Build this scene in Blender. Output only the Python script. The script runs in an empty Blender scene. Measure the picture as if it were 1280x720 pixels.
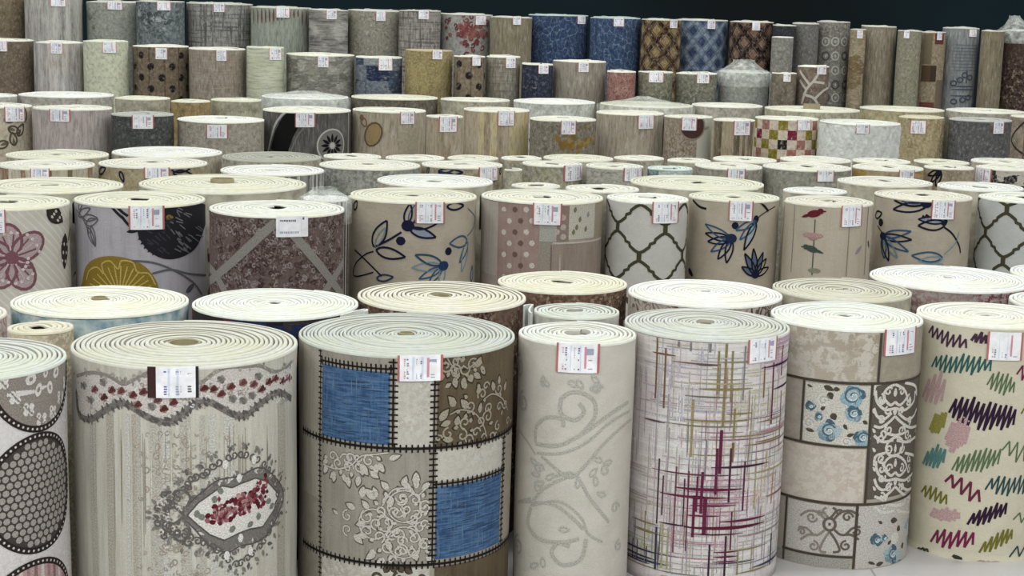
import bpy, math, random
from math import sin, cos, pi, radians, sqrt, atan2, hypot
SC = bpy.context.scene
COL = SC.collection
# ------------------------------------------------------------------ camera
F = 2000.0
CZ = 1.8
PITCH = radians(10.15); ROLL = radians(1.5)
FW = (0, cos(PITCH), -sin(PITCH))
R0 = (1, 0, 0); U0 = (0, sin(PITCH), cos(PITCH))
RT = tuple(cos(ROLL)*a + sin(ROLL)*b for a, b in zip(R0, U0))
UP = tuple(-sin(ROLL)*a + cos(ROLL)*b for a, b in zip(R0, U0))
def dot(a, b): return a[0]*b[0]+a[1]*b[1]+a[2]*b[2]
def proj(X, Y, Z):
    d = (X, Y, Z-CZ); w = dot(d, FW)
    return 640+F*dot(d, RT)/w, 360-F*dot(d, UP)/w
def ray(x, y):
    a = (x-640)/F; b = (360-y)/F
    return tuple(FW[i]+a*RT[i]+b*UP[i] for i in range(3))
cam = bpy.data.cameras.new('camera'); camo = bpy.data.objects.new('camera', cam); COL.objects.link(camo)
cam.sensor_width = 36; cam.lens = 36*F/1280; cam.clip_start = .1; cam.clip_end = 100
from mathutils import Matrix
M = Matrix(((RT[0], UP[0], -FW[0], 0), (RT[1], UP[1], -FW[1], 0), (RT[2], UP[2], -FW[2], CZ), (0, 0, 0, 1)))
camo.matrix_world = M
SC.camera = camo

# ------------------------------------------------------------------ materials
ALB = 1.0
FAR = False
FARMAP = {'streak': (60, 9), 'hstreak': (9, 70), 'cross': (60, 16), 'blocks': (22, 55), 'stripes': (80, 12), 'plain': (55, 40)}
def lin(c):
    o = []
    for v in c[:3]:
        v = v/255.0
        o.append(min(.95, (v/12.92 if v <= .04045 else ((v+.055)/1.055)**2.4)*ALB))
    return (*o, 1)
MATS = {}
class NT:
    def __init__(s, name, rough=.9):
        s.m = bpy.data.materials.new(name); s.m.use_nodes = True
        s.t = s.m.node_tree; s.b = s.t.nodes['Principled BSDF']
        s.b.inputs['Roughness'].default_value = rough
        s.b.inputs['Specular IOR Level'].default_value = .2
        s.uvn = s.n('ShaderNodeTexCoord')
    def n(s, ty, **k):
        o = s.t.nodes.new(ty)
        for a, v in k.items(): setattr(o, a, v)
        return o
    def l(s, a, b): s.t.links.new(a, b)
    def map(s, sx, sy, coord='UV', rot=0, off=(0, 0)):
        m = s.n('ShaderNodeMapping'); s.l(s.uvn.outputs[coord], m.inputs[0])
        m.inputs['Scale'].default_value = (sx, sy, sx); m.inputs['Rotation'].default_value = (0, 0, rot)
        m.inputs['Location'].default_value = (off[0], off[1], 0)
        return m.outputs[0]
    def noise(s, vec, scale=1, detail=3, rough=.55):
        n = s.n('ShaderNodeTexNoise'); s.l(vec, n.inputs['Vector'])
        n.inputs['Scale'].default_value = scale; n.inputs['Detail'].default_value = detail; n.inputs['Roughness'].default_value = rough
        return n.outputs['Fac']
    def ramp(s, fac, a, b, va=0., vb=1.):
        n = s.n('ShaderNodeMapRange'); s.l(fac, n.inputs[0])
        n.inputs[1].default_value = a; n.inputs[2].default_value = b; n.inputs[3].default_value = va; n.inputs[4].default_value = vb
        return n.outputs[0]
    def math(s, op, a, b=None, c=None):
        n = s.n('ShaderNodeMath', operation=op)
        for i, v in enumerate((a, b, c)):
            if v is None: continue
            if isinstance(v, (int, float)): n.inputs[i].default_value = v
            else: s.l(v, n.inputs[i])
        return n.outputs[0]
    def mix(s, fac, a, b, mode='MIX'):
        n = s.n('ShaderNodeMix', data_type='RGBA', blend_type=mode)
        if isinstance(fac, (int, float)): n.inputs[0].default_value = fac
        else: s.l(fac, n.inputs[0])
        for i, v in ((6, a), (7, b)):
            if isinstance(v, tuple): n.inputs[i].default_value = v
            else: s.l(v, n.inputs[i])
        return n.outputs[2]
    def bump(s, h, st=.3, d=.003):
        n = s.n('ShaderNodeBump'); s.l(h, n.inputs['Height']); n.inputs['Strength'].default_value = st; n.inputs['Distance'].default_value = d
        s.l(n.outputs[0], s.b.inputs['Normal'])
    def out(s, col): s.l(col, s.b.inputs['Base Color'])
    def vor(s, vec, scale, feature='F1', rnd=1.0, dist='EUCLIDEAN'):
        n = s.n('ShaderNodeTexVoronoi', feature=feature)
        if feature != 'DISTANCE_TO_EDGE': n.distance = dist
        s.l(vec, n.inputs['Vector']); n.inputs['Scale'].default_value = scale; n.inputs['Randomness'].default_value = rnd
        return n
    def sep(s, vec):
        n = s.n('ShaderNodeSeparateXYZ'); s.l(vec, n.inputs[0]); return n.outputs
    def white(s, w):
        n = s.n('ShaderNodeTexWhiteNoise', noise_dimensions='1D'); s.l(w, n.inputs['W']); return n.outputs['Value']

def pile(kind, c1, c2=None, c3=None, sc=1.0, c4=None, rot=0):
    key = (kind, c1, c2, c3, sc, c4, rot, FAR)
    if key in MATS: return MATS[key]
    c2 = c2 or tuple(int(v*.8) for v in c1); c3 = c3 or c2; c4 = c4 or c3
    N = NT('carpet_pile_'+kind)
    A, B, C3, C4 = lin(c1), lin(c2), lin(c3), lin(c4)
    fine = N.noise(N.map(260, 260), 1, 2)
    if kind in ('plain', 'shag'):
        col = N.mix(N.ramp(N.noise(N.map(14*sc, 14*sc), 1, 4), .4, .65), A, B)
        if kind == 'shag': col = N.mix(N.ramp(N.noise(N.map(70, 70), 1, 3), .42, .62), col, C3)
    elif kind == 'streak':
        f = N.ramp(N.noise(N.map(55*sc, 3*sc), 1, 5, .7), .44, .62)
        g = N.ramp(N.noise(N.map(9*sc, 6*sc), 1, 4, .6), .42, .64)
        col = N.mix(f, A, B); col = N.mix(N.math('MULTIPLY', g, N.ramp(fine, .4, .6)), col, C3)
    elif kind == 'hstreak':
        f = N.ramp(N.noise(N.map(4*sc, 60*sc), 1, 5, .7), .44, .62)
        col = N.mix(f, A, B); col = N.mix(N.ramp(N.noise(N.map(8*sc, 10*sc), 1, 4), .5, .62), col, C3)
    elif kind == 'cross':
        f = N.ramp(N.noise(N.map(70*sc, 3.5*sc), 1, 3, .6), .5, .62)
        g = N.ramp(N.noise(N.map(3.5*sc, 70*sc, off=(3, 7)), 1, 3, .6), .5, .62)
        col = N.mix(f, A, B); col = N.mix(g, col, C3)
        col = N.mix(N.ramp(N.noise(N.map(6*sc, 6*sc), 1, 3), .42, .68, 0, .55), col, C4)
    elif kind == 'denim':
        f = N.ramp(N.noise(N.map(160, 14), 1, 4, .7), .4, .62)
        g = N.ramp(N.noise(N.map(14, 160), 1, 4, .7), .42, .64)
        col = N.mix(f, A, B); col = N.mix(N.math('MULTIPLY', g, .7), col, C3)
        col = N.mix(N.ramp(N.noise(N.map(12, 12), 1, 3), .55, .75, 0, .6), col, C4)
    elif kind == 'mottle':
        f = N.ramp(N.noise(N.map(60*sc, 60*sc), 1, 5, .75), .47, .53)
        g = N.ramp(N.noise(N.map(5*sc, 5*sc), 1, 2), .4, .6)
        col = N.mix(N.math('MULTIPLY', f, N.math('MULTIPLY_ADD', g, .6, .4)), A, B)
        col = N.mix(N.math('MULTIPLY', N.ramp(N.noise(N.map(38*sc, 38*sc, off=(9, 2)), 1, 4, .7), .55, .6), g), col, C3)
    elif kind == 'damask':
        w = N.noise(N.map(16*sc, 16*sc), 1, 2)
        v = N.vor(N.map(26*sc, 26*sc), 1, 'DISTANCE_TO_EDGE')
        f = N.ramp(N.math('PINGPONG', N.math('ADD', v.outputs[0], N.math('MULTIPLY', w, .9)), .14), .05, .09)
        g = N.ramp(N.noise(N.map(5*sc, 5*sc), 1, 2), .38, .55)
        col = N.mix(N.math('MULTIPLY', f, g), A, B); col = N.mix(N.ramp(N.noise(N.map(40*sc, 3*sc), 1, 3), .5, .7, 0, .6), col, C3)
    elif kind == 'lattice':
        x = N.sep(N.map(1, 1))
        p = N.math('ADD', N.math('MULTIPLY', x[0], 7.5*sc), N.math('MULTIPLY', x[1], 6.5*sc))
        q = N.math('SUBTRACT', N.math('MULTIPLY', x[0], 7.5*sc), N.math('MULTIPLY', x[1], 6.5*sc))
        a = N.math('PINGPONG', p, .5); b = N.math('PINGPONG', q, .5)
        f = N.ramp(N.math('MINIMUM', a, b), .11, .18)
        f2 = N.ramp(N.math('MINIMUM', N.math('ABSOLUTE', N.math('SUBTRACT', a, .22)), N.math('ABSOLUTE', N.math('SUBTRACT', b, .22))), .02, .05)
        col = N.mix(f, B, A); col = N.mix(f2, C3, col)
        col = N.mix(N.ramp(N.noise(N.map(30, 30), 1, 4), .45, .65, 0, .5), col, C4)
    elif kind == 'blocks':
        v = N.vor(N.map(9*sc, 13*sc), 1, 'F1', .7, 'CHEBYCHEV')
        r = N.sep(v.outputs['Color'])
        col = N.mix(N.ramp(r[0], .45, .55), A, B); col = N.mix(N.ramp(r[1], .62, .7), col, C3); col = N.mix(N.ramp(r[2], .75, .8), col, C4)
        col = N.mix(N.ramp(N.noise(N.map(60, 60), 1, 4, .7), .48, .58, 0, .45), col, B)
    elif kind == 'stripes':
        x = N.sep(N.map(1, 1))
        w = N.white(N.math('FLOOR', N.math('MULTIPLY', x[0], 42*sc)))
        col = N.mix(N.ramp(w, .3, .34), A, B); col = N.mix(N.ramp(w, .58, .62), col, C3); col = N.mix(N.ramp(w, .82, .85), col, C4)
    elif kind == 'checker':
        x = N.sep(N.map(1, 1))
        gx = N.math('FLOOR', N.math('MULTIPLY', x[0], 17.5*sc)); gy = N.math('FLOOR', N.math('MULTIPLY', x[1], 17.5*sc))
        par = N.math('PINGPONG', N.math('ADD', gx, gy), 1)
        w = N.white(N.math('ADD', N.math('MULTIPLY', gx, 7.13), N.math('MULTIPLY', gy, 3.71)))
        cc = N.mix(N.ramp(w, .33, .34), B, C3); cc = N.mix(N.ramp(w, .6, .61), cc, C4); cc = N.mix(N.ramp(w, .85, .86), cc, lin((45, 38, 38)))
        col = N.mix(par, A, cc)
    elif kind == 'dots':
        v = N.vor(N.map(15*sc, 15*sc, rot=radians(45) if not rot else rot), 1, 'F1', 0.0)
        f = N.ramp(v.outputs['Distance'], .2, .27)
        ln = N.sep(N.map(1, 1))
        g = N.ramp(N.math('PINGPONG', N.math('MULTIPLY', ln[0], 15*sc), .5), .44, .47)
        col = N.mix(f, B, A); col = N.mix(N.math('MULTIPLY', g, .6), col, C3)
    elif kind == 'vein':
        v = N.vor(N.map(13*sc, 9*sc), 1, 'DISTANCE_TO_EDGE')
        w = N.noise(N.map(30*sc, 30*sc), 1, 3)
        f = N.ramp(N.math('ADD', v.outputs[0], N.math('MULTIPLY', N.math('SUBTRACT', w, .5), .25)), .0, .06)
        col = N.mix(f, B, A); col = N.mix(N.ramp(N.noise(N.map(10*sc, 10*sc), 1, 4), .45, .7), col, C3)
    elif kind == 'diag':
        x = N.sep(N.map(1, 1))
        f = N.ramp(N.math('PINGPONG', N.math('ADD', N.math('MULTIPLY', x[0], 30*sc), N.math('MULTIPLY', x[1], 30*sc)), .5), .3, .42)
        col = N.mix(f, A, B); col = N.mix(N.ramp(N.noise(N.map(10, 10), 1, 3), .5, .65, 0, .4), col, C3)
    else:
        col = N.mix(.5, A, B)
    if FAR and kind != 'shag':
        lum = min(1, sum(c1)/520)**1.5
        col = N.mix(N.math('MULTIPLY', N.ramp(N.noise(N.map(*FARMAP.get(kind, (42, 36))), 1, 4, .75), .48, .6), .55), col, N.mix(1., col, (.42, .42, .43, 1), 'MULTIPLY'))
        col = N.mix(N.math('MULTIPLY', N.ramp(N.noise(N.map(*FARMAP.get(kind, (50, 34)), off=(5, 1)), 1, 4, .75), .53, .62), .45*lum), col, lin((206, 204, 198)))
    # woven tuft grain
    col = N.mix(N.ramp(fine, .3, .7, 0, .22), col, N.mix(1., col, (.45, .45, .45, 1), 'MULTIPLY'))
    N.out(col)
    N.bump(N.math('ADD', fine, N.noise(N.map(60, 60), 1, 2)), .45 if kind != 'shag' else .9, .003 if kind != 'shag' else .008)
    MATS[key] = N.m
    return N.m

def yarn(c):
    g = sum(c)/3; c = tuple(int(v*.8+g*.2) for v in c)
    key = ('yarn', c)
    if key in MATS: return MATS[key]
    N = NT('coloured_yarn')
    fine = N.noise(N.map(240, 240), 1, 2)
    d = tuple(int(v*.72) for v in c)
    col = N.mix(N.ramp(fine, .35, .65, 0, .8), lin(c), lin(d))
    N.out(col); N.bump(fine, .4, .002)
    MATS[key] = N.m; return N.m

def foam(c, dk=None):
    c = tuple(int(v*.9) for v in c[:2])+(int(c[2]*.9+(c[1]-c[2])*.35),)
    key = ('foam', c)
    if key in MATS: return MATS[key]
    N = NT('carpet_backing')
    n = N.noise(N.map(40, 40, 'Object'), 1, 4)
    n2 = N.noise(N.map(7, 7, 'Object'), 1, 3)
    col = N.mix(N.ramp(n, .35, .7), lin(c), lin(tuple(int(v*.93) for v in c)))
    col = N.mix(N.ramp(n2, .45, .65, 0, .5), col, lin((int(c[0]*.97), int(c[1]*.96), int(c[2]*.86))))
    N.out(col); N.bump(N.noise(N.map(160, 160, 'Object'), 1, 3), .35, .002)
    MATS[key] = N.m; return N.m

def simple(name, c, rough=.6, metal=0, spec=.4):
    key = ('s', name, c)
    if key in MATS: return MATS[key]
    N = NT(name, rough); N.b.inputs['Specular IOR Level'].default_value = spec; N.b.inputs['Metallic'].default_value = metal
    n = N.noise(N.map(30, 30, 'Object'), 1, 3)
    N.out(N.mix(N.ramp(n, .3, .7), lin(c), lin(tuple(int(v*.9) for v in c))))
    MATS[key] = N.m; return N.m

def plastic():
    if 'pl' in MATS: return MATS['pl']
    N = NT('clear_plastic_wrap', .25)
    N.b.inputs['Specular IOR Level'].default_value = .6
    N.b.inputs['Base Color'].default_value = (.68, .71, .68, 1)
    n = N.noise(N.map(25, 25, 'Object'), 1, 4)
    N.l(N.ramp(n, .35, .65, .15, .5), N.b.inputs['Alpha'])
    N.bump(n, .6, .01)
    MATS['pl'] = N.m; return N.m

# ------------------------------------------------------------------ roll placement
def circ_extent(X, Y, r, H):
    pts = [proj(X+r*sin(a), Y-r*cos(a), H) for a in [i*pi/24 for i in range(48)]]
    xs = [p[0] for p in pts]
    return min(xs), max(xs), proj(X, Y-r, H)[1], proj(X, Y+r, H)[1]
def solve(xL, xR, yr, H=None, D=None, back=False):
    xc = (xL+xR)/2
    d = ray(xc, yr)
    if H is not None:
        t = (H-CZ)/d[2]; X, Y = d[0]*t, d[1]*t
    else:
        t = D/d[1]; X, Y = d[0]*t, D; H = CZ+d[2]*t
    r = (xR-xL)/2/F*Y
    Y = Y - r if back else Y + r
    for _ in range(30):
        a, b, yf, yb = circ_extent(X, Y, r, H)
        r *= (xR-xL)/(b-a)
        X += (xc-(a+b)/2)/F*Y
        e = yr-(yb if back else yf)
        if D is None:
            Y -= e*Y*Y/(F*abs(CZ-H))*.6
        else:
            Y = D+(-r if back else r); H -= e*Y/F*.8
    return X, Y, r, H

# ------------------------------------------------------------------ geometry
def mesh_obj(name, V, FC, mats, mi=None, uv=None, parent=None, smooth=True, loc=None):
    me = bpy.data.meshes.new(name); me.from_pydata(V, [], FC)
    for m in mats: me.materials.append(m)
    if mi: me.polygons.foreach_set('material_index', mi)
    if uv:
        l = me.uv_layers.new(name='UVMap'); li = [0]*len(me.loops); me.loops.foreach_get('vertex_index', li)
        fl = []
        for i in li: fl += uv[i]
        l.data.foreach_set('uv', fl)
    if smooth: me.polygons.foreach_set('use_smooth', [True]*len(FC))
    me.update()
    o = bpy.data.objects.new(name, me); COL.objects.link(o)
    if parent: o.parent = parent
    if loc: o.location = loc
    return o

class Roll: pass
ROLLS = []
def wrap(a, hi):
    while a > hi: a -= 2*pi
    while a <= hi-2*pi: a += 2*pi
    return a
class Surf:
    """collects coloured yarn areas that lie on the curved face of one roll"""
    def __init__(s, roll):
        s.R = roll; s.V = []; s.F = []; s.MI = []; s.UV = []; s.mats = []; s.mk = {}
        s.layer = 0
    def slot(s, m):
        if m.name not in s.mk: s.mk[m.name] = len(s.mats); s.mats.append(m)
        return s.mk[m.name]
    def v(s, u, z, off):
        R = s.R; th = u/R.r
        r = R.rad(th, z)+off
        if not R.mirror: s.V.append((r*sin(th), -r*cos(th), z))
        else: s.V.append((r*sin(th), -r*cos(th), z))
        s.UV.append((u, z)); return len(s.V)-1
    def quad(s, pts, mat, off):
        s.F.append([s.v(u, z, off) for u, z in pts]); s.MI.append(s.slot(mat))
    # pixel of the photograph -> (u,z) of the curved face
    def P(s, x, y):
        R = s.R
        d = ray(x, y)
        dx, dy = d[0], d[1]; ox, oy = -R.X, -R.Y
        a = dx*dx+dy*dy; b = 2*(ox*dx+oy*dy); c = ox*ox+oy*oy-R.r**2
        q = b*b-4*a*c
        if q < 0: q = 0
        t = (-b-sqrt(q))/(2*a)
        px, py, pz = ox+dx*t, oy+dy*t, CZ+d[2]*t
        th = atan2(px, -py)-R.face
        return wrap(th, pi)*R.r, pz
    def U(s, x, yref=None):
        R = s.R; return s.P(x, yref if yref else R.yf+90)[0]
    def Z(s, y): return s.P(s.R.xm, y)[1]
    def px(s): return s.R.Y/F
    def clampz(s, z): return max(.004, min(s.R.H-.009, z))
    def stroke_uv(s, pts, w, mat, closed=False, taper=False, lay=1, res=.012):
        if closed: pts = pts+[pts[0]]
        # sharp turns start a new piece so that the yarn never folds over itself
        for i in range(1, len(pts)-1):
            a, b, c = pts[i-1], pts[i], pts[i+1]
            d1 = (b[0]-a[0], b[1]-a[1]); d2 = (c[0]-b[0], c[1]-b[1]); l = hypot(*d1)*hypot(*d2)
            if l > 1e-12 and (d1[0]*d2[0]+d1[1]*d2[1])/l < .3:
                s.stroke_uv(pts[:i+1], w, mat, False, taper, lay, res); s.stroke_uv(pts[i:], w, mat, False, taper, lay, res); return
        q = [pts[0]]
        for a, b in zip(pts, pts[1:]):
            n = max(1, int(abs(b[0]-a[0])/res), int(abs(b[1]-a[1])/.03))
            for i in range(1, n+1): q.append((a[0]+(b[0]-a[0])*i/n, a[1]+(b[1]-a[1])*i/n))
        n = len(q)
        if n < 2: return
        L = []; m = s.slot(mat); off = (.0009+.00035*lay)*(1, 1.2, 2)[s.R.lod]
        for i, p in enumerate(q):
            a = q[max(0, i-1)]; b = q[min(n-1, i+1)]
            dx, dz = b[0]-a[0], b[1]-a[1]; l = hypot(dx, dz) or 1e-9
            ww = w/2
            if taper: ww *= max(.15, sin(pi*min(1, max(0, i/(n-1)))))**.6
            nx, nz = -dz/l*ww, dx/l*ww
            L.append((s.v(p[0]+nx, s.clampz(p[1]+nz), off), s.v(p[0]-nx, s.clampz(p[1]-nz), off)))
        for a, b in zip(L, L[1:]):
            s.F.append([a[0], a[1], b[1], b[0]]); s.MI.append(m)
    def stroke(s, pts, w, c, closed=False, smooth=True, taper=False, lay=1):
        mat = c if not isinstance(c, tuple) else yarn(c)
        if smooth and len(pts) > 2: pts = catmull(pts, closed)
        elif closed: pts = pts+[pts[0]]
        s.stroke_uv([s.P(*p) for p in pts], w*s.px(), mat, taper=taper, lay=lay)
    def fill_uv(s, poly, mat, lay=0, du=.004):
        m = s.slot(mat); off = (.0007+.00035*lay)*(1, 1.2, 2)[s.R.lod]
        us = [p[0] for p in poly]; a, b = min(us), max(us)
        n = max(2, int((b-a)/du)); du = (b-a)/n
        E = [(poly[i], poly[(i+1) % len(poly)]) for i in range(len(poly))]
        def cuts(u):
            z = []
            for p, q in E:
                if (p[0] <= u) != (q[0] <= u): z.append(p[1]+(q[1]-p[1])*(u-p[0])/(q[0]-p[0]))
            z.sort(); return z
        e = du*.002
        for i in range(n):
            u0, u1 = a+i*du, a+(i+1)*du
            c0, c1 = cuts(u0+e), cuts(u1-e)
            if len(c0) != len(c1): c0 = c1 = cuts((u0+u1)/2)
            for k in range(0, len(c0)-1, 2):
                z = [s.clampz(v) for v in (c0[k], c1[k], c1[k+1], c0[k+1])]
                if max(z)-min(z) < 1e-5: continue
                nz = max(1, int((max(z)-min(z))/.025)+1); pa = pb = None
                for q in range(nz+1):
                    t = q/nz; va = s.v(u0, z[0]+(z[3]-z[0])*t, off); vb = s.v(u1, z[1]+(z[2]-z[1])*t, off)
                    if q: s.F.append([pa, pb, vb, va]); s.MI.append(m)
                    pa, pb = va, vb
    def fill(s, pts, c, smooth=False, lay=0):
        mat = c if not isinstance(c, tuple) else yarn(c)
        if smooth: pts = catmull(pts, True)
        s.fill_uv([s.P(*p) for p in pts], mat, lay)
    def rect(s, x0, y0, x1, y1, c, lay=0, yref=None):
        mat = c if not isinstance(c, tuple) else yarn(c)
        u0, u1, z0, z1 = s.U(x0, yref), s.U(x1, yref), s.Z(y1), s.Z(y0)
        s.fill_uv([(u0, z0), (u1, z0), (u1, z1), (u0, z1)], mat, lay)
    def hline(s, x0, x1, y, w, c, lay=1, taper=False):
        mat = c if not isinstance(c, tuple) else yarn(c)
        s.stroke_uv([(s.U(x0), s.Z(y)), (s.U(x1), s.Z(y))], w*s.px(), mat, lay=lay, taper=taper)
    def vline(s, x, y0, y1, w, c, lay=1, taper=False):
        mat = c if not isinstance(c, tuple) else yarn(c)
        u = s.U(x); z0, z1 = s.Z(y0), s.Z(y1)
        s.stroke_uv([(u, z0+(z1-z0)*i/6) for i in range(7)], w*s.px(), mat, lay=lay, taper=taper)
    def ell_uv(s, u, z, a, b, rot=0, n=14):
        return [(u+a*cos(t)*cos(rot)-b*sin(t)*sin(rot), z+a*cos(t)*sin(rot)+b*sin(t)*cos(rot)) for t in [2*pi*i/n for i in range(n)]]
    def ell(s, x, y, a, b=None, c=(0, 0, 0), rot=0, lay=0, ring=0, n=14):
        mat = c if not isinstance(c, tuple) else yarn(c)
        b = b or a; u, z = s.P(x, y); k = s.px()
        p = s.ell_uv(u, z, a*k, b*k, radians(rot), n)
        if ring: s.stroke_uv(p+[p[0]], ring*k, mat, lay=lay)
        else: s.fill_uv(p, mat, lay, du=min(.004, a*k/2.5))
    def leaf(s, x, y, L, w, ang, outline=None, fillc=None, lw=2, lay=1):
        """tear-drop leaf that starts at (x,y) and points towards ang (degrees, 0 = right, 90 = up)"""
        u, z = s.P(x, y); k = s.px(); ca, sa = cos(radians(ang)), sin(radians(ang))
        p = []
        for i in range(9):
            t = i/8; h = sin(pi*t**.8)**.9*w/2 if 0 < t < 1 else 0
            p.append((t*L, h))
        p = p+[(a, -b) for a, b in p[-2:0:-1]]
        p = [(u+k*(a*ca-b*sa), z+k*(a*sa+b*ca)) for a, b in p]
        if fillc: s.fill_uv(p, fillc if not isinstance(fillc, tuple) else yarn(fillc), lay-1, du=.003)
        if outline: s.stroke_uv(p+[p[0]], lw*k, yarn(outline), lay=lay)
    def spiral(s, x, y, r, turns, a0, w, c, sgn=1, lay=1):
        u, z = s.P(x, y); k = s.px(); n = int(10*turns)+3
        p = []
        for i in range(n):
            t = i/(n-1); a = radians(a0)+sgn*2*pi*turns*t; rr = r*(1-.8*t)
            p.append((u+k*rr*cos(a), z+k*rr*sin(a)))
        s.stroke_uv(p, w*k, yarn(c), lay=lay)
    def stitch(s, p0, p1, w, c, tick=9, step=6.5, tw=2):
        """seam line with cross stitches between two photo points given in (U(x), Z(y))"""
        k = s.px(); m = yarn(c)
        if w: s.stroke_uv([p0, p1] if abs(p0[0]-p1[0]) > 1e-4 else [p0, ((p0[0]+p1[0])/2, (p0[1]+p1[1])/2), p1], w*k, m, lay=3)
        dx, dz = p1[0]-p0[0], p1[1]-p0[1]; l = hypot(dx, dz)
        n = int(l/(step*k))
        for i in range(n):
            t = (i+.5)/n; a, b = p0[0]+dx*t, p0[1]+dz*t; nx, nz = -dz/l*tick*k/2, dx/l*tick*k/2
            s.stroke_uv([(a-nx, b-nz), (a+nx, b+nz)], tw*k, m, lay=4)
    def scribble(s, x0, y0, x1, y1, amp, n, w, c, slant=.25, seed=1):
        rd = random.Random(seed); k = s.px(); p = []; n = max(3, int(n*.8)); w *= .8
        (u0, z0), (u1, z1) = s.P(x0, y0), s.P(x1, y1)
        for i in range(2*n+1):
            t = i/(2*n); e = amp*(.55+.45*sin(pi*t))*(.75+.5*rd.random())*(1 if i % 2 else -1)
            p.append((u0+(u1-u0)*t+k*e*slant, z0+(z1-z0)*t+k*e))
        s.stroke_uv(p, w*k, yarn(c), lay=1)
    def repeat(s):
        """the printed design goes on round the back of the roll"""
        n = len(s.V)
        V2 = [(-a, -b, c) for a, b, c in s.V]
        s.V += V2; s.UV += s.UV[:n]; s.F += [[i+n for i in f] for f in s.F]; s.MI += s.MI[:]
def catmull(p, closed=False, n=5):
    q = []
    m = len(p)
    for i in range(m if closed else m-1):
        a = p[(i-1) % m] if closed or i > 0 else p[0]
        b = p[i]; c = p[(i+1) % m]; d = p[(i+2) % m] if closed or i+2 < m else p[-1]
        for j in range(n):
            t = j/n
            q.append(tuple(.5*((2*b[k])+(-a[k]+c[k])*t+(2*a[k]-5*b[k]+4*c[k]-d[k])*t*t+(-a[k]+3*b[k]-3*c[k]+d[k])*t**3) for k in (0, 1)))
    if closed: q.append(q[0])
    else: q.append(p[-1])
    return q

# ------------------------------------------------------------------ building one roll
CREAM = (240, 238, 222); YEL = (236, 234, 208); WHT = (246, 246, 240); GRY = (214, 214, 206)
def add(row, xL, xR, yr, base, label, H=None, D=None, back=False, tag=None, pat=None, top=CREAM, pitch=.0145,
        core=.03, seam=180, mirror=False, lod=1, shag=False, tagstyle='red', tube=False, wrapc=None, name='carpet_roll', cat='carpet roll', groove=None, dz=0, flap=None):
    R = Roll(); R.__dict__.update(locals()); del R.__dict__['R']
    R.X, R.Y, R.r, R.H = solve(xL, xR, yr, H, D, back)
    if lod == 2: R.pitch = .02
    ROLLS.append(R); return R

def mob(R): return {'c': .04, 'p': .3, 'h': .6}.get(R.row[0] if R.row != 'carpet rolls standing in the front row' else 'c', 1) if not R.row.startswith('cream') else 1
def relax():
    for it in range(400):
        mv = 0
        for i, a in enumerate(ROLLS):
            for b in ROLLS[i+1:]:
                dx, dy = b.X-a.X, b.Y-a.Y
                need = a.r+b.r+(a.pitch+b.pitch)*.5+.008+(.014 if a.wrapc else 0)+(.014 if b.wrapc else 0)+(.008 if a.shag or b.shag else 0)
                if abs(dx) > need or abs(dy) > need: continue
                d = hypot(dx, dy)
                if d < need:
                    e = need-d; s = 1 if dy >= 0 else -1
                    # mostly move in depth; a little sideways when they stand side by side
                    wa, wb = mob(a), mob(b); t = wa+wb; wa /= t; wb /= t
                    a.Y -= s*e*.6*wa; b.Y += s*e*.6*wb
                    sx = 1 if dx >= 0 else -1
                    a.X -= sx*e*.1*wa; b.X += sx*e*.1*wb
                    if it > 4:
                        if a.r > .1: a.r -= e*.12*wa
                        if b.r > .1: b.r -= e*.12*wb
                    mv += e
        if mv < .002: break
    print('relax', it, mv)

def finish(R):
    R.face = atan2(-R.X, R.Y)
    R.Rout = R.r+R.pitch*.5
    ph = R.X*7+R.Y*3
    sm = radians(R.seam); m = -1 if R.mirror else 1
    H = R.H; A = R.r*.005; fl = R.r*.008
    def rad(th, z):
        t = ((th*m-sm*m) % (2*pi))/(2*pi)
        r = R.Rout-R.pitch*(1-t)
        k = max(0, (z-(H-.05))/.05)
        return r+A*sin(2*th+ph)+.0012*sin(9*z+3*th+ph)*(1 if z < H-.05 else 0)+fl*k*k
    R.rad = rad; R.smr = sm; R.m = m
    R.xm = proj(R.X-R.r*sin(-R.face)*-1*0, R.Y-R.r, H)[0]
    fx, fy = R.X+R.r*sin(R.face), R.Y-R.r*cos(R.face)
    R.xm, R.yf = proj(fx, fy, H)

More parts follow.
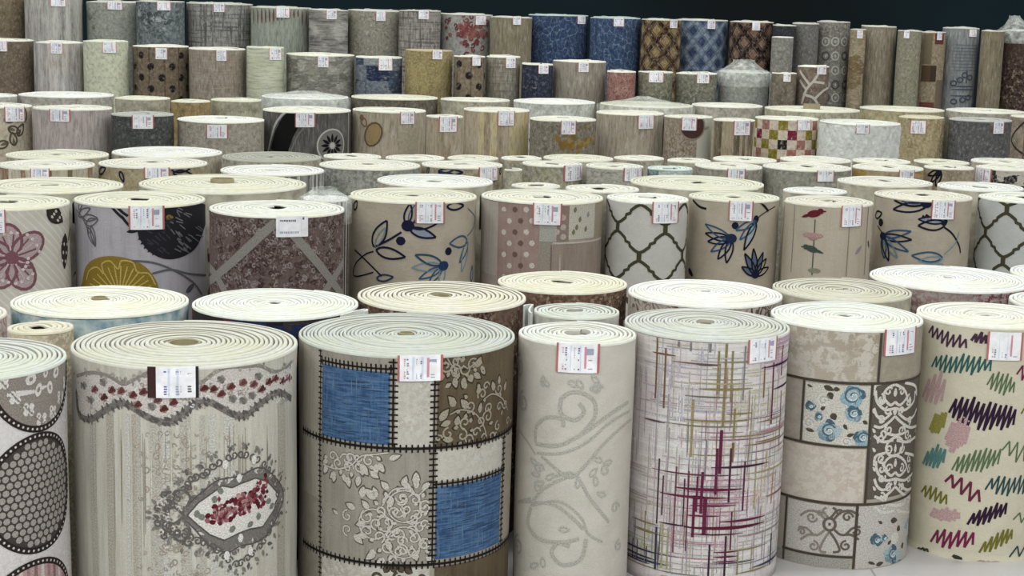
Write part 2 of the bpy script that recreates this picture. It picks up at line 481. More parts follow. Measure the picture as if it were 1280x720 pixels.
def build_roll(R):
    finish(R)
    rd = random.Random(int(R.X*1000)+int(R.Y*977))
    H = R.H; seg = (144, 84, 44)[R.lod]; rows = (26, 14, 8)[R.lod]
    e = bpy.data.objects.new(R.name, None); COL.objects.link(e)
    e.location = (R.X, R.Y, 0); e.rotation_euler = (0, 0, R.face); e.empty_display_size = .1
    e['label'] = R.label; e['category'] = R.cat; e['group'] = R.row
    # --- the printed face: outer turn of the spiral
    if R.shag: seg, rows = (220, 60, 0)[0], 64
    S = Surf(R); base = R.base; S.slot(base); backm = foam(R.top); S.slot(backm)
    zs = [0.0]+[(H-.05)*i/rows for i in range(1, rows+1)]+[H-.033, H-.018, H-.008]
    s0 = R.smr; eps = 1e-4
    grid = []
    for i in range(seg+1):
        th = s0+R.m*(eps+(2*pi-2*eps)*i/seg)          # from inner side of the seam round to the free end
        colv = []
        for z in zs:
            off = 0
            if R.shag: off = (rd.random()-.5)*R.shag+R.shag*.4*sin(th*23+z*31)*sin(z*57+th*9)
            u = wrap(th, pi)*R.r if 0 else th*R.r
            r = rad_ = R.rad(th, z)+off
            S.V.append((r*sin(th), -r*cos(th), z)); S.UV.append((u, z)); colv.append(len(S.V)-1)
        grid.append(colv)
    for i in range(seg):
        for j in range(len(zs)-1):
            f = [grid[i][j], grid[i+1][j], grid[i+1][j+1], grid[i][j+1]]
            S.F.append(f if R.m > 0 else f[::-1]); S.MI.append(0)
    # free end edge (thickness of the carpet)
    a, b = grid[seg], grid[0]
    for j in range(len(zs)-1):
        S.F.append([a[j], a[j+1], b[j+1], b[j]]); S.MI.append(1)
    S.F.append([g[0] for g in grid][::-1]); S.MI.append(1)
    nb = len(S.V)
    bV, bU, bF, bM = S.V, S.UV, S.F, S.MI
    S.V, S.UV, S.F, S.MI = [], [], [], []
    if R.pat:
        R.full = False; R.pat(S)
        if not R.full: S.repeat()
    S.F = bF+[[k+nb for k in f] for f in S.F]; S.V = bV+S.V; S.UV = bU+S.UV; S.MI = bM+S.MI
    mesh_obj('printed_face', S.V, S.F, S.mats, S.MI, S.UV, e)
    # --- rolled end: the spiral of layers seen from above
    p = R.pitch; N = (R.Rout-R.core-p)/p; n = max(8, int(N*seg)); tot = 2*pi*N
    V = []; FC = []; MI = []
    sag = rd.uniform(-.004, .006)
    phs = [rd.uniform(0, 6) for _ in range(4)]
    wob = .0016 if R.lod < 2 else .003
    R.deep = 1 if R.groove else .1
    for i in range(n+1):
        ph = tot*(1-i/n)                                # how far inside the free end
        th = s0-R.m*ph
        r = R.Rout-p*ph/(2*pi)
        k = min(1, ph/6.28)
        thn = wrap(th, pi)
        dr = (R.rad(th, H)-(R.Rout-p*(1-(((th*R.m-s0*R.m) % (2*pi))/(2*pi)))))*max(0, 1-ph/(4*pi))
        jz = k*(wob*(sin(ph*.37+phs[0])+sin(ph*1.13+phs[1])+.6*sin(ph*3.1+phs[2]))+sag*min(1, ph/40))
        g = .0022*(sin(ph*.9+phs[3])+sin(ph*2.3))*k if R.lod < 2 else 0
        gd = R.deep; prof = ((0, -.008), (.08*p, -.0012), (.45*p, 0), ((.90-.12*gd)*p+g*.4*gd, -.0012), ((.94-.07*gd)*p+g*.4*gd, -.003-.008*gd), (1.02*p, -.005-.010*gd))
        for q, z in prof:
            rr = r-q+dr
            V.append((rr*sin(th), -rr*cos(th), H+z+jz))
    for i in range(n):
        for j in range(5):
            a = i*6+j; b = a+6
            f = [a, b, b+1, a+1]
            FC.append(f if R.m > 0 else f[::-1]); MI.append(1 if j >= 3 else 0)
    # core hole
    c0 = len(V); ri = R.core+p*.4; cs = 28
    for z in (H-.012, H-.1, H-.28):
        for i in range(cs):
            t = 2*pi*i/cs; V.append((ri*sin(t), -ri*cos(t), z))
    for j in (0, 1):
        for i in range(cs):
            a = c0+j*cs+i; b = c0+j*cs+(i+1) % cs
            FC.append([a, a+cs, b+cs, b]); MI.append(0)
    FC.append([c0+2*cs+i for i in range(cs)]); MI.append(1)
    g = R.groove or yarn(tuple(int(v*.88) for v in R.top))
    mesh_obj('rolled_end', V, FC, [foam(R.top), g], MI, None, e)
    if R.tube:
        V = []; FC = []
        ro, rin = ri-.001, ri-.006
        zt = H+(R.tube if isinstance(R.tube, float) else .0)
        for rr, z in ((ro, H-.25), (ro, zt), (rin, zt), (rin, H-.25)):
            for i in range(cs):
                t = 2*pi*i/cs; V.append((rr*sin(t), -rr*cos(t), z))
        for j in range(3):
            for i in range(cs): FC.append([j*cs+i, j*cs+(i+1) % cs, (j+1)*cs+(i+1) % cs, (j+1)*cs+i])
        mesh_obj('cardboard_core', V, FC, [simple('brown_cardboard', (165, 155, 125), .9)], None, None, e, smooth=False)
    if R.flap:                                          # loose end curling away from the roll at the top
        a0, ln, curl = R.flap; V = []; FC = []; k = 22
        for i in range(k+1):
            t = i/k; th = radians(a0); s = 1 if ln > 0 else -1
            r0 = R.Rout+.004
            # curl: small open scroll lying against the roll
            ang = th+s*(abs(ln)/R.Rout)*min(1, t*1.6); rr = r0+curl*(1-cos(max(0, t-.25)*5.2))*.9
            ang += s*curl/R.Rout*sin(max(0, t-.25)*5.2)*1.2
            for dr_ in (0, .007):
                for z in (.01, H-.004):
                    V.append(((rr+dr_)*sin(ang), -(rr+dr_)*cos(ang), z))
        for i in range(k):
            a = i*4
            FC += [[a, a+4, a+5, a+1], [a+2, a+3, a+7, a+6], [a+1, a+5, a+7, a+3], [a, a+2, a+6, a+4]]
        FC += [[0, 1, 3, 2], [k*4, k*4+2, k*4+3, k*4+1]]
        mesh_obj('loose_end', V, FC, [foam(R.top)], None, None, e, smooth=False)
    if R.tag: price_tag(R, S, e, rd)
    if R.wrapc: plastic_wrap(R, e, rd)
    return e

def price_tag(R, S, e, rd):
    x0, y0, x1, y1 = R.tag
    T = Surf(R); xc = (x0+x1)/2; yc = (y0+y1)/2
    u0, u1 = T.P(x0, yc)[0], T.P(x1, yc)[0]; z1, z0 = T.P(xc, y0)[1], T.P(xc, y1)[1]
    z1 = min(z1, R.H+.002)
    w = u1-u0; sw = .07*w; ks = 8
    paper = simple('white_label_paper', (246, 246, 252), .45)
    red = simple('red_label_edge', (182, 108, 106), .5); dark = simple('dark_label_edge', (50, 18, 18), .5); blk = simple('black_label_edge', (20, 20, 28), .5)
    Lm, Rm = (red, red)
    if R.lod == 2: Lm = Rm = simple('pink_label_edge', (214, 158, 158), .5)
    if R.tagstyle == 'dark': Lm, Rm = dark, blk
    if R.tagstyle == 'plain': Lm = Rm = paper
    wl = {'dark': .17, 'plain': .03}.get(R.tagstyle, .05)*w; wr = {'dark': .06, 'plain': .03}.get(R.tagstyle, .06)*w
    cuts = [u0, u0+wl]+[u0+wl+(w-wl-wr)*i/ks for i in range(1, ks)]+[u1-wr, u1]
    tilt = rd.uniform(-.02, .02)
    V = []; FC = []; MI = []
    def pt(u, z, off):
        th = u/R.r; zt = z+(u-(u0+u1)/2)*tilt
        r = R.rad(th, min(z, R.H-.01))+off+ .002*(z1-z)/(z1-z0+1e-6)
        return (r*sin(th), -r*cos(th), zt)
    for u in cuts:
        for z, off in ((z0, .0022), (z0, .0034), (z1, .0034), (z1, .0022)): V.append(pt(u, z, off))
    for i in range(len(cuts)-1):
        a = i*4; b = a+4; mi = 1 if i == 0 else (2 if i == len(cuts)-2 else 0)
        for q in ([a+1, b+1, b+2, a+2], [a+2, b+2, b+3, a+3], [a, b, b+1, a+1], [a+3, b+3, b, a]): FC.append(q); MI.append(mi)
    FC.append([0, 1, 2, 3]); MI.append(1); k = 4*(len(cuts)-1); FC.append([k+3, k+2, k+1, k]); MI.append(2)
    t = mesh_obj('price_tag', V, FC, [paper, Lm, Rm], MI, None, e, smooth=False)
    # print on the tag: rows of small unreadable characters, blocks and a rule
    V = []; FC = []; MI = []
    mats = [simple('label_ink_blue', (105, 115, 160), .6), simple('label_ink_pink', (215, 150, 165), .6), simple('label_ink_grey', (95, 98, 112), .6), simple('label_tint', (214, 224, 245), .6), simple('label_ink_light', (165, 170, 190), .6)]
    iu0, iu1 = u0+wl, u1-wr; iw = iu1-iu0; ih = z1-z0
    def q(a, b, c, d, m, off=.0038):
        n = len(V)
        for u, z in ((iu0+a*iw, z0+b*ih), (iu0+c*iw, z0+b*ih), (iu0+c*iw, z0+d*ih), (iu0+a*iw, z0+d*ih)): V.append(pt(u, z, off))
        FC.append([n, n+1, n+2, n+3]); MI.append(m)
    if R.tagstyle == 'plain':
        q(.06, .1, .8, .88, 3, .0036)
        for yy, a, b in ((.78, .1, .62), (.56, .22, .6), (.22, .1, .72)):
            x = a
            while x < b:
                wd = rd.uniform(.03, .06); q(x, yy-.05, x+wd, yy+.05, 2 if yy > .5 else 4); x += wd+.02
        q(.84, .82, .9, .94, 2)
    else:
        q(.3, .06, .58, .94, 3, .0036)
        cols = ((.10, 1, .05), (.17, 0, .06), (.40, 4, .03), (.5, 2, .05)) if R.tagstyle != 'dark' else ((.2, 0, .09), (.32, 4, .02), (.5, 4, .1), (.62, 4, .02), (.8, 2, .13))
        n = 10 if R.lod < 2 else 4
        for cx, m, cw in cols:
            for j in range(n):
                if rd.random() < .18: continue
                y = .1+.8*j/n; q(cx, y, cx+cw*rd.uniform(.6, 1), y+.8/n*.62, m)
        if R.tagstyle != 'dark':
            q(.68, .62, .9, .84, 4); q(.66, .15, .72, .9, 1)
            for j in range(4): q(.76, .12+.1*j, .76+rd.uniform(.08, .16), .16+.1*j, 4)
    mesh_obj('label_print', V, FC, mats, MI, None, t, smooth=False)

def plastic_wrap(R, e, rd):
    """crumpled transparent bag gathered to a peak above the rolled end"""
    hgt, rad_top, ox = R.wrapc
    V = []; FC = []; n = 40; lv = 9
    for j in range(lv+1):
        t = j/lv
        rr = (R.Rout+.012)*(1-t)**1.0*.98+rad_top*t if t < 1 else rad_top*1.25
        if t < .12: rr = R.Rout+.012
        z = R.H-.10+.10*min(1, t/.12) if t < .12 else R.H+.006+hgt*((t-.12)/.88)**1.7
        for i in range(n):
            a = 2*pi*i/n; w = 1+.06*sin(a*9+j)*t+rd.uniform(-.015, .015)*(t > .12)
            V.append((ox*t+rr*w*sin(a), -rr*w*cos(a), z+(rd.uniform(-.004, .004) if t > .12 else 0)))
    for j in range(lv):
        for i in range(n):
            FC.append([j*n+i, j*n+(i+1) % n, (j+1)*n+(i+1) % n, (j+1)*n+i])
    mesh_obj('plastic_wrap', V, FC, [plastic()], None, None, e)

# ------------------------------------------------------------------ printed designs (front rows)
DK = (48, 38, 34)
def flap_strip(S, x0, x1, c, y0=None):
    S.rect(x0, S.R.yf-20, x1, 900, c)
def pat_circles(S):
    k = S.px(); rd = random.Random(4)
    def circ(cx, cy, r, c, tex=None):
        u, z = S.P(cx, cy); S.fill_uv(S.ell_uv(u, z, r*k, r*k, 0, 48), yarn(c) if isinstance(c, tuple) else c, 0); return u, z
    def ring(u, z, r):
        S.stroke_uv([(u+r*k*cos(t), z+r*k*sin(t)) for t in [2*pi*i/60 for i in range(61)]], 8.5*k, yarn(DK), lay=2)
        n = 62
        for i in range(n):
            t = 2*pi*i/n
            S.fill_uv(S.ell_uv(u+r*k*cos(t), z+r*k*sin(t), 1.7*k, 1.7*k, 0, 6), yarn((215, 208, 200)), 4, du=.0015)
    zz = [(52, 463), (48, 616), (46, 772)]
    # top medallion
    u, z = circ(52, 463, 73, (150, 140, 132)); ring(u, z, 74)
    W = (226, 220, 216); T = (150, 140, 132)
    for x, y in ((3, 478), (19, 497), (36, 512), (52, 524), (66, 515), (75, 497), (81, 478)):
        for dx, dy in ((-4, -4), (4, -4), (-4, 4), (4, 4)): S.ell(x+dx*(.9 if x < 60 else .5), y+dy, 4.4, 4.6, W, lay=1)
        for dx, dy in ((-4, -4), (4, 4)): S.ell(x+dx*(.9 if x < 60 else .5), y+dy, 1.6, 1.6, T, lay=2)
    S.stroke([(0, 476), (20, 498), (36, 513), (54, 530)], 1.2, T, lay=3)
    S.stroke([(54, 530), (68, 514), (78, 488)], 1.2, T, lay=3)
    for x, y, a, b, r in ((38, 474, 9, 7, 20), (48, 487, 6, 9, -20), (62, 484, 6, 9, 15), (69, 465, 8, 7, 40), (56, 466, 5, 6, 0)):
        S.ell(x, y, a, b, W, rot=r, lay=1); S.ell(x, y, a*.4, b*.4, T, rot=r, lay=2)
    # honeycomb medallion
    u, z = circ(48, 616, 73, (74, 66, 62)); ring(u, z, 74)
    st = 10.4
    for i in range(-9, 10):
        for j in range(-9, 10):
            a = (i+(j % 2)*.5)*st; b = j*st*.87
            if hypot(a, b) < 67: S.fill_uv(S.ell_uv(u+a*k, z+b*k, 4.5*k, 4.5*k, 0, 8), yarn((168, 160, 154)), 1, du=.0025)
    u, z = circ(46, 772, 73, (196, 160, 160)); ring(u, z, 74)
    for i in range(-6, 7):
        h = sqrt(max(0, 70**2-(i*11)**2)); S.stroke_uv([(u+i*11*k, z-h*k), (u+i*11*k+.001, z), (u+i*11*k, z+h*k)], 5*k, yarn(((150, 110, 112), (222, 205, 200), (176, 130, 134))[i % 3]), lay=1)
def rose(S, x, y, r, c, c2, lay=2):
    S.ell(x, y, r, r, c, lay=lay); S.spiral(x, y, r*.8, 1.3, 40, max(1, r*.22), c2, lay=lay+1)
def pat_antique(S):
    rd = random.Random(11)
    rope = [(94, 490), (98, 518), (113, 524), (132, 512), (150, 504), (163, 508), (180, 519), (197, 526), (212, 527), (227, 518), (242, 506), (260, 502), (277, 510), (292, 518), (307, 518), (323, 505), (343, 491), (353, 492), (363, 498)]
    top = [(94, 470), (113, 466), (135, 470), (152, 480), (163, 477), (180, 468), (200, 464), (228, 478), (252, 477), (267, 466), (282, 459), (303, 458), (323, 457), (340, 464), (353, 462), (363, 452)]
    PK = (212, 204, 198); G = (122, 116, 112)
    S.fill(top+rope[::-1], PK, lay=0)
    S.stroke(top, 4.5, (148, 142, 134), lay=1)
    for i in range(46):
        x = 96+i*5.8; S.spiral(x, 494-10*sin((x-150)/20)+rd.uniform(-8, 8), rd.uniform(3, 5), 1, rd.uniform(0, 360), 1.5, ((176, 158, 150), (232, 226, 220), (160, 152, 146))[i % 3], lay=1)
    for i in range(60):
        t = i/59*(len(top)-1); j = min(len(top)-2, int(t)); f = t-j
        x = top[j][0]+(top[j+1][0]-top[j][0])*f; y = top[j][1]+(top[j+1][1]-top[j][1])*f
        S.ell(x+rd.uniform(-3, 3), y+rd.uniform(-5, 4), rd.uniform(2, 4), rd.uniform(1.5, 3), ((148, 142, 134), (176, 168, 158))[i % 2], rot=rd.uniform(0, 180), lay=2, n=7)
    S.stroke(rope, 8, G, lay=1)
    cr = catmull(rope, n=6)
    for i in range(0, len(cr)-1):
        x, y = cr[i]; sg = 1 if i % 2 else -1
        S.leaf(x, y, 8.5, 4.2, 90*sg+rd.uniform(-25, 25)+35, None, (96, 90, 88) if i % 3 else (132, 126, 122), lay=3)
    for x, y, g in ((103, 482, 1), (117, 487, 0), (129, 497, 0), (139, 488, 0), (151, 489, 0), (166, 494, 0), (179, 490, 0), (112, 500, 1), (190, 508, 1), (205, 511, 0), (217, 503, 0), (197, 500, 0), (255, 485, 0), (266, 486, 0), (276, 492, 0), (288, 483, 0), (303, 478, 0), (316, 480, 0), (326, 486, 0), (335, 477, 0), (343, 473, 0), (352, 476, 0), (360, 472, 0), (290, 498, 1), (303, 500, 1), (314, 494, 1), (276, 474, 1), (128, 478, 1), (172, 506, 0), (322, 470, 1)):
        c = (152, 146, 140) if g else ((118, 58, 58), (132, 74, 74), (104, 52, 48))[(x+y) % 3]
        c2 = (166, 120, 116) if not g else (120, 116, 110)
        for q in range(5): S.ell(x+3*cos(q*1.26), y+3*sin(q*1.26), 3, 2.6, (c, c2)[q % 2], lay=2, n=7)
        S.ell(x, y, 3.4, 3.2, tuple(int(v*.8) for v in c), lay=3, n=8)
        S.ell(x+6, y+3, 1.6, 1.6, (226, 218, 212), lay=3, n=6); S.leaf(x-6, y-5, 6, 3, 120+x, None, (156, 150, 142), lay=1)
    for i in range(16):
        x = rd.uniform(96, 355); S.vline(x, 520, 900, rd.uniform(5, 13), ((190, 185, 172), (202, 200, 192), (184, 176, 160))[i % 3], 0, False)
    # hanging tan threads of foliage
    for i in range(34):
        x = rd.uniform(96, 355); y = rd.uniform(525, 570); S.vline(x, y, y+rd.uniform(30, 150), rd.uniform(.8, 1.6), ((150, 142, 128), (166, 158, 142), (216, 212, 200), (172, 156, 128))[i % 4], 0, True)
    for i in range(200):
        x = rd.gauss(222, 26); y = rd.uniform(540, 720)
        if 150 < x < 300: S.spiral(x, y, rd.uniform(2, 6), rd.uniform(.6, 1.1), rd.uniform(0, 360), 1.5, ((170, 158, 138), (160, 152, 140), (182, 172, 156))[i % 3], lay=0)
    # medallion
    out = [(196, 648), (205, 620), (222, 606), (232, 592), (248, 586), (262, 574), (285, 562), (302, 558), (318, 562), (334, 572), (348, 592), (354, 612), (352, 640), (344, 668), (330, 690), (312, 706), (296, 714), (278, 704), (262, 692), (240, 682), (222, 672), (206, 668)]
    band = [(228, 644), (240, 626), (256, 612), (272, 600), (292, 596), (304, 592), (322, 584), (338, 592), (352, 614), (347, 640), (334, 666), (318, 678), (300, 682), (284, 690), (262, 682), (244, 662)]
    inn = [(234, 644), (248, 628), (262, 618), (277, 607), (290, 609), (300, 604), (318, 597), (332, 601), (346, 617), (341, 636), (327, 658), (311, 661), (298, 666), (280, 675), (262, 668), (246, 655)]
    S.fill(band, (126, 120, 116), smooth=True, lay=1)
    S.stroke(band, 1.8, (92, 86, 84), closed=True, lay=2); S.stroke(inn, 1.8, (92, 86, 84), closed=True, smooth=False, lay=3)
    D1, D2, LW = (104, 98, 96), (134, 128, 122), (222, 216, 208)
    co = catmull(out, True); m = 44
    for i in range(m):
        x, y = co[int(i/m*len(co))]; dx, dy = x-288, y-640; l = hypot(dx, dy)+1e-6; a = math.degrees(atan2(-dy, dx))
        S.spiral(x-dx/l*9, y-dy/l*9, 5.5, 1.2, a+90*(1 if i % 2 else -1), 2.2, D1, 1 if i % 2 else -1, lay=2)
        S.leaf(x-dx/l*4, y-dy/l*4, 10, 5, a+(28 if i % 2 else -28), None, D2 if i % 3 else D1, lay=2)
        if i % 2: S.leaf(x-dx/l*13, y-dy/l*13, 8, 4.5, a, None, LW, lay=3)
        S.ell(x+dx/l*4, y+dy/l*4, 2, 2, D2, lay=2, n=6)
    for sy in (-1, 1):
        S.stroke([(230, 644), (218, 644+sy*10), (206, 644+sy*7), (204, 644+sy*16), (214, 644+sy*22)], 3, D1, lay=3)
        S.stroke([(228, 644+sy*3), (238, 644+sy*22), (226, 644+sy*32), (216, 644+sy*26)], 3, D1, lay=3)
        for x, y, r in ((212, 14, 5), (222, 20, 6), (198, 10, 5), (236, 34, 6), (206, 26, 5)): S.spiral(x, 644+sy*y, r, 1.2, 90*sy, 2.2, D1, sy, lay=3)
        for x, y, a in ((200, 6, 160), (196, 14, 140), (212, 30, 110), (228, 40, 100), (190, 3, 175), (244, 44, 80)): S.leaf(x, 644+sy*y, 9, 4.5, -sy*a, None, D2, lay=3)
    S.fill(inn, (228, 222, 216), lay=2)
    for path, n, sp in ((band, 170, 2.2),):
        cm = catmull(path, True)
        for i in range(n):
            x, y = cm[int(i/n*len(cm))]
            c = ((120, 114, 110), (136, 130, 124), (220, 214, 206), (112, 106, 104), (150, 142, 136))[rd.randrange(5)]
            S.leaf(x+rd.gauss(0, sp*.5), y+rd.gauss(0, sp*.5), rd.uniform(5, 9), rd.uniform(2.4, 4.4), rd.uniform(0, 360), None, c, lay=3)
    for i in range(24):                                  # fretted tail on the left tip
        x = 190+rd.random()*48; y = 645+rd.gauss(0, 14)*(1.1-abs(x-214)/40)
        S.spiral(x, y, rd.uniform(3, 6), .8, rd.uniform(0, 360), 2.2, ((112, 104, 102), (128, 122, 118), (216, 208, 200))[i % 3], lay=3)
    for i in range(150):                                 # bouquet
        t = rd.random(); x = 264+t*64+rd.gauss(0, 4); y = 648-t*33+rd.gauss(0, 8)
        c = ((112, 26, 42), (140, 50, 66), (168, 96, 104), (96, 22, 34), (196, 150, 150))[rd.randrange(5)]
        S.ell(x, y, rd.uniform(2.5, 4.5), rd.uniform(2, 4), c, rot=rd.uniform(0, 180), lay=4, n=8)
    for x, y in ((275, 613), (268, 624), (246, 642), (252, 646), (334, 626), (338, 632), (312, 655), (322, 645), (290, 661)):
        S.ell(x, y, 5, 4, (128, 132, 122), rot=x*7, lay=4, n=8)
    for x, y in ((298, 597), (300, 672), (281, 580), (316, 574), (283, 694), (312, 688)):
        S.ell(x, y, 4, 6, (232, 228, 224), lay=5, n=8)
def lace(cx, cy, R, box):
    it = []
    def ok(x, y): return box[0] < x < box[2] and box[1] < y < box[3]
    for rr, n, kind, sz in ((1.0, 17, 'L', 12), (.72, 13, 'S', 8), (.42, 8, 'S', 7), (.18, 5, 'L', 7), (.85, 17, 'D', 3), (.56, 11, 'D', 2.6)):
        for i in range(n):
            a = 2*pi*i/n+rr*9; x, y = cx+R*rr*cos(a), cy-R*rr*sin(a)
            if not ok(x, y): continue
            if kind == 'L': it.append(('L', x, y, sz, sz*.55, math.degrees(a)+(22 if i % 2 else -22)))
            elif kind == 'S': it.append(('S', x, y, sz, 1.15, math.degrees(a)+90, 1 if i % 2 else -1))
            else: it.append(('L', x, y, sz*2, sz*1.5, math.degrees(a)))
    return it
def damask_bits(S, items, light, dark, lay=1):
    for it in items:
        k = it[0]
        if k == 'L':
            _, x, y, L, w, a = it; L *= 1.15; w *= 1.2; S.leaf(x, y, L+2.5, w+2.5, a, None, dark, lay=lay+1); S.leaf(x, y, L, w, a, None, light, lay=lay+2)
        elif k == 'S':
            _, x, y, r, t, a, sg = it; S.spiral(x, y, r, t, a, 3.6, dark, sg, lay=lay); S.spiral(x, y, r, t, a, 2.4, light, sg, lay=lay+1)
        elif k == 'O':
            _, x, y, r = it; S.ell(x, y, r, r, dark, ring=3.6, lay=lay, n=26); S.ell(x, y, r, r, light, ring=1.9, lay=lay+1, n=26)
        elif k == 'A':
            S.stroke(it[1], 3.6, dark, lay=lay); S.stroke(it[1], 2, light, lay=lay+1)
def pat_patchwork(S):
    den = pile('denim', (58, 90, 130), (40, 66, 104), (100, 130, 160), 1, (32, 54, 90))
    lt = pile('mottle', (190, 186, 178), (172, 166, 158), (205, 202, 196), .8)
    gr = pile('streak', (150, 144, 134), (136, 130, 120), (166, 160, 150))
    br = pile('streak', (92, 80, 62), (78, 66, 50), (106, 94, 76))
    BK = (30, 24, 24)
    S.rect(402, 400, 487, 461, gr, 0); S.rect(402, 466, 487, 557, den, 0)
    S.rect(494, 400, 541, 559, lt, 0); S.rect(546, 400, 640, 560, br, 0)
    S.rect(402, 563, 538, 705, gr, 0); S.rect(546, 565, 626, 604, lt, 0); S.rect(546, 610, 626, 701, den, 0)
    S.rect(402, 710, 540, 800, lt, 0); S.rect(546, 710, 640, 800, br, 0)
    S.rect(379, 400, 399, 640, pile('streak', (164, 158, 148), (150, 144, 134), (176, 170, 160)), 0)
    U, Z = S.U, S.Z
    e0, e1 = U(378.6), U(641)
    rd = random.Random(21)
    for x0, y0, x1, y1 in ((403, 467, 486, 556), (547, 611, 625, 700)):
        for i in range(60):
            x = rd.uniform(x0, x1-12); y = rd.uniform(y0+2, y1-2); c = ((104, 132, 164), (40, 62, 98), (84, 114, 150), (52, 78, 118))[i % 4]
            if i % 2: S.hline(x, min(x1, x+rd.uniform(8, 30)), y, 1.1, c, 1, True)
            else: S.vline(x, y, min(y1, y+rd.uniform(6, 22)), 1.1, c, 1, True)
    for y in (561, 706.5):
        S.stitch((e0, Z(y)), (e1, Z(y)), 3, BK, 10, 7)
    S.stitch((U(400), Z(462)), (U(491), Z(462)), 2.2, BK, 11, 6)
    S.stitch((U(400), Z(420)), (U(400), Z(800)), 1.2, BK, 7, 6.5, 1.6)
    S.stitch((U(491), Z(420)), (U(491), Z(559)), 2.2, BK, 12, 7)
    S.stitch((U(542.5), Z(470)), (U(542.5), Z(706)), 1.8, BK, 11, 7)
    S.stitch((U(628), Z(563)), (U(628), Z(704)), 1.6, BK, 9, 7)
    S.stitch((U(543), Z(607)), (U(630), Z(607)), 2.2, BK, 10, 7)
    LT, DG = (204, 198, 188), (98, 90, 80)
    it = [('O', 467, 655, 19), ('O', 505, 633, 20), ('O', 505, 678, 20), ('O', 481, 655, 9)]
    for x, y, L, w, a in ((452, 622, 13, 8, 80), (470, 624, 16, 9, 140), (444, 636, 12, 7, 160), (442, 668, 14, 7, -40), (470, 690, 15, 7, -140), (520, 606, 14, 8, 90), (514, 610, 13, 6, 150), (527, 612, 13, 6, 40), (486, 634, 12, 7, 70), (484, 676, 12, 7, -70), (418, 592, 10, 6, -100), (428, 592, 11, 6, -60), (450, 580, 15, 8, -50), (470, 580, 12, 7, -90), (486, 574, 13, 6, 20), (410, 576, 9, 5, 200), (422, 643, 8, 4, 150), (402, 644, 7, 4, 100)): it.append(('L', x, y, L, w, a))
    for x, y, r, t, a, sg in ((434, 645, 8, 1, 90, 1), (434, 662, 8, 1, 270, -1), (459, 646, 9, 1.1, 120, 1), (459, 664, 9, 1.1, 240, -1), (497, 640, 9, 1.1, 60, -1), (497, 668, 9, 1.1, -60, 1), (516, 648, 8, 1, 200, 1), (516, 664, 8, 1, 150, -1), (530, 632, 7, 1, 30, 1), (530, 680, 7, 1, 30, -1), (503, 624, 8, 1, 220, 1), (503, 688, 8, 1, 120, -1), (530, 655, 6, 1, 0, 1), (520, 694, 6, 1, 90, 1), (432, 574, 8, 1, 180, -1), (416, 570, 7, 1, 0, 1), (447, 572, 6, 1, 0, -1), (490, 700, 6, 1, 0, 1)): it.append(('S', x, y, r, t, a, sg))
    it += lace(505, 656, 48, (440, 592, 535, 701))+lace(440, 556, 40, (408, 570, 492, 604))
    it.append(('A', [(404, 580), (420, 586), (438, 582), (452, 570), (470, 568), (486, 566)]))
    it.append(('A', [(478, 632), (492, 612), (514, 612), (521, 620), (534, 608)]))
    damask_bits(S, it, LT, DG, 1)
    LT, DG = (166, 156, 136), (58, 48, 34)
    it = [('A', [(558, 446), (566, 458), (582, 461), (594, 452)]), ('A', [(562, 518), (576, 512), (592, 516), (602, 530), (606, 542)]), ('A', [(604, 498), (614, 492), (626, 498), (632, 512)])]
    for x, y, L, w, a in ((594, 460, 14, 8, 60), (564, 462, 13, 9, -40), (586, 468, 9, 8, -70), (556, 484, 8, 5, 30), (549, 526, 16, 8, 50), (568, 508, 11, 8, 120), (584, 510, 14, 8, 130), (598, 516, 12, 6, 80), (597, 492, 9, 7, 90), (616, 488, 12, 7, 110), (622, 480, 10, 6, 90), (628, 488, 12, 6, 60), (570, 452, 8, 6, 70), (578, 452, 7, 5, 90), (570, 532, 11, 7, 80), (580, 524, 7, 5, 70), (586, 528, 6, 5, 60)): it.append(('L', x, y, L, w, a))
    for x, y, r, t, a, sg in ((608, 520, 9, 1.2, 180, -1), (622, 508, 7, 1, 0, 1), (560, 542, 8, 1, 90, 1), (577, 544, 8, 1, 90, -1), (594, 540, 7, 1, 0, 1), (620, 532, 7, 1, 90, 1), (606, 482, 6, 1, 0, 1), (632, 526, 6, 1, 0, 1), (613, 545, 6, 1, 0, 1), (548, 548, 5, 1, 0, 1)): it.append(('S', x, y, r, t, a, sg))
    it += lace(625, 530, 62, (550, 482, 636, 554))+lace(572, 438, 34, (550, 450, 604, 480))
    damask_bits(S, it, LT, DG, 1)
    it = [('S', 470+i*14, 722+(i % 2)*8, 7, 1, i*50, 1) for i in range(5)]+[('L', 480+i*12, 716, 10, 6, 60+i*30) for i in range(4)]
    damask_bits(S, it, (90, 78, 62), (60, 50, 40), 1)
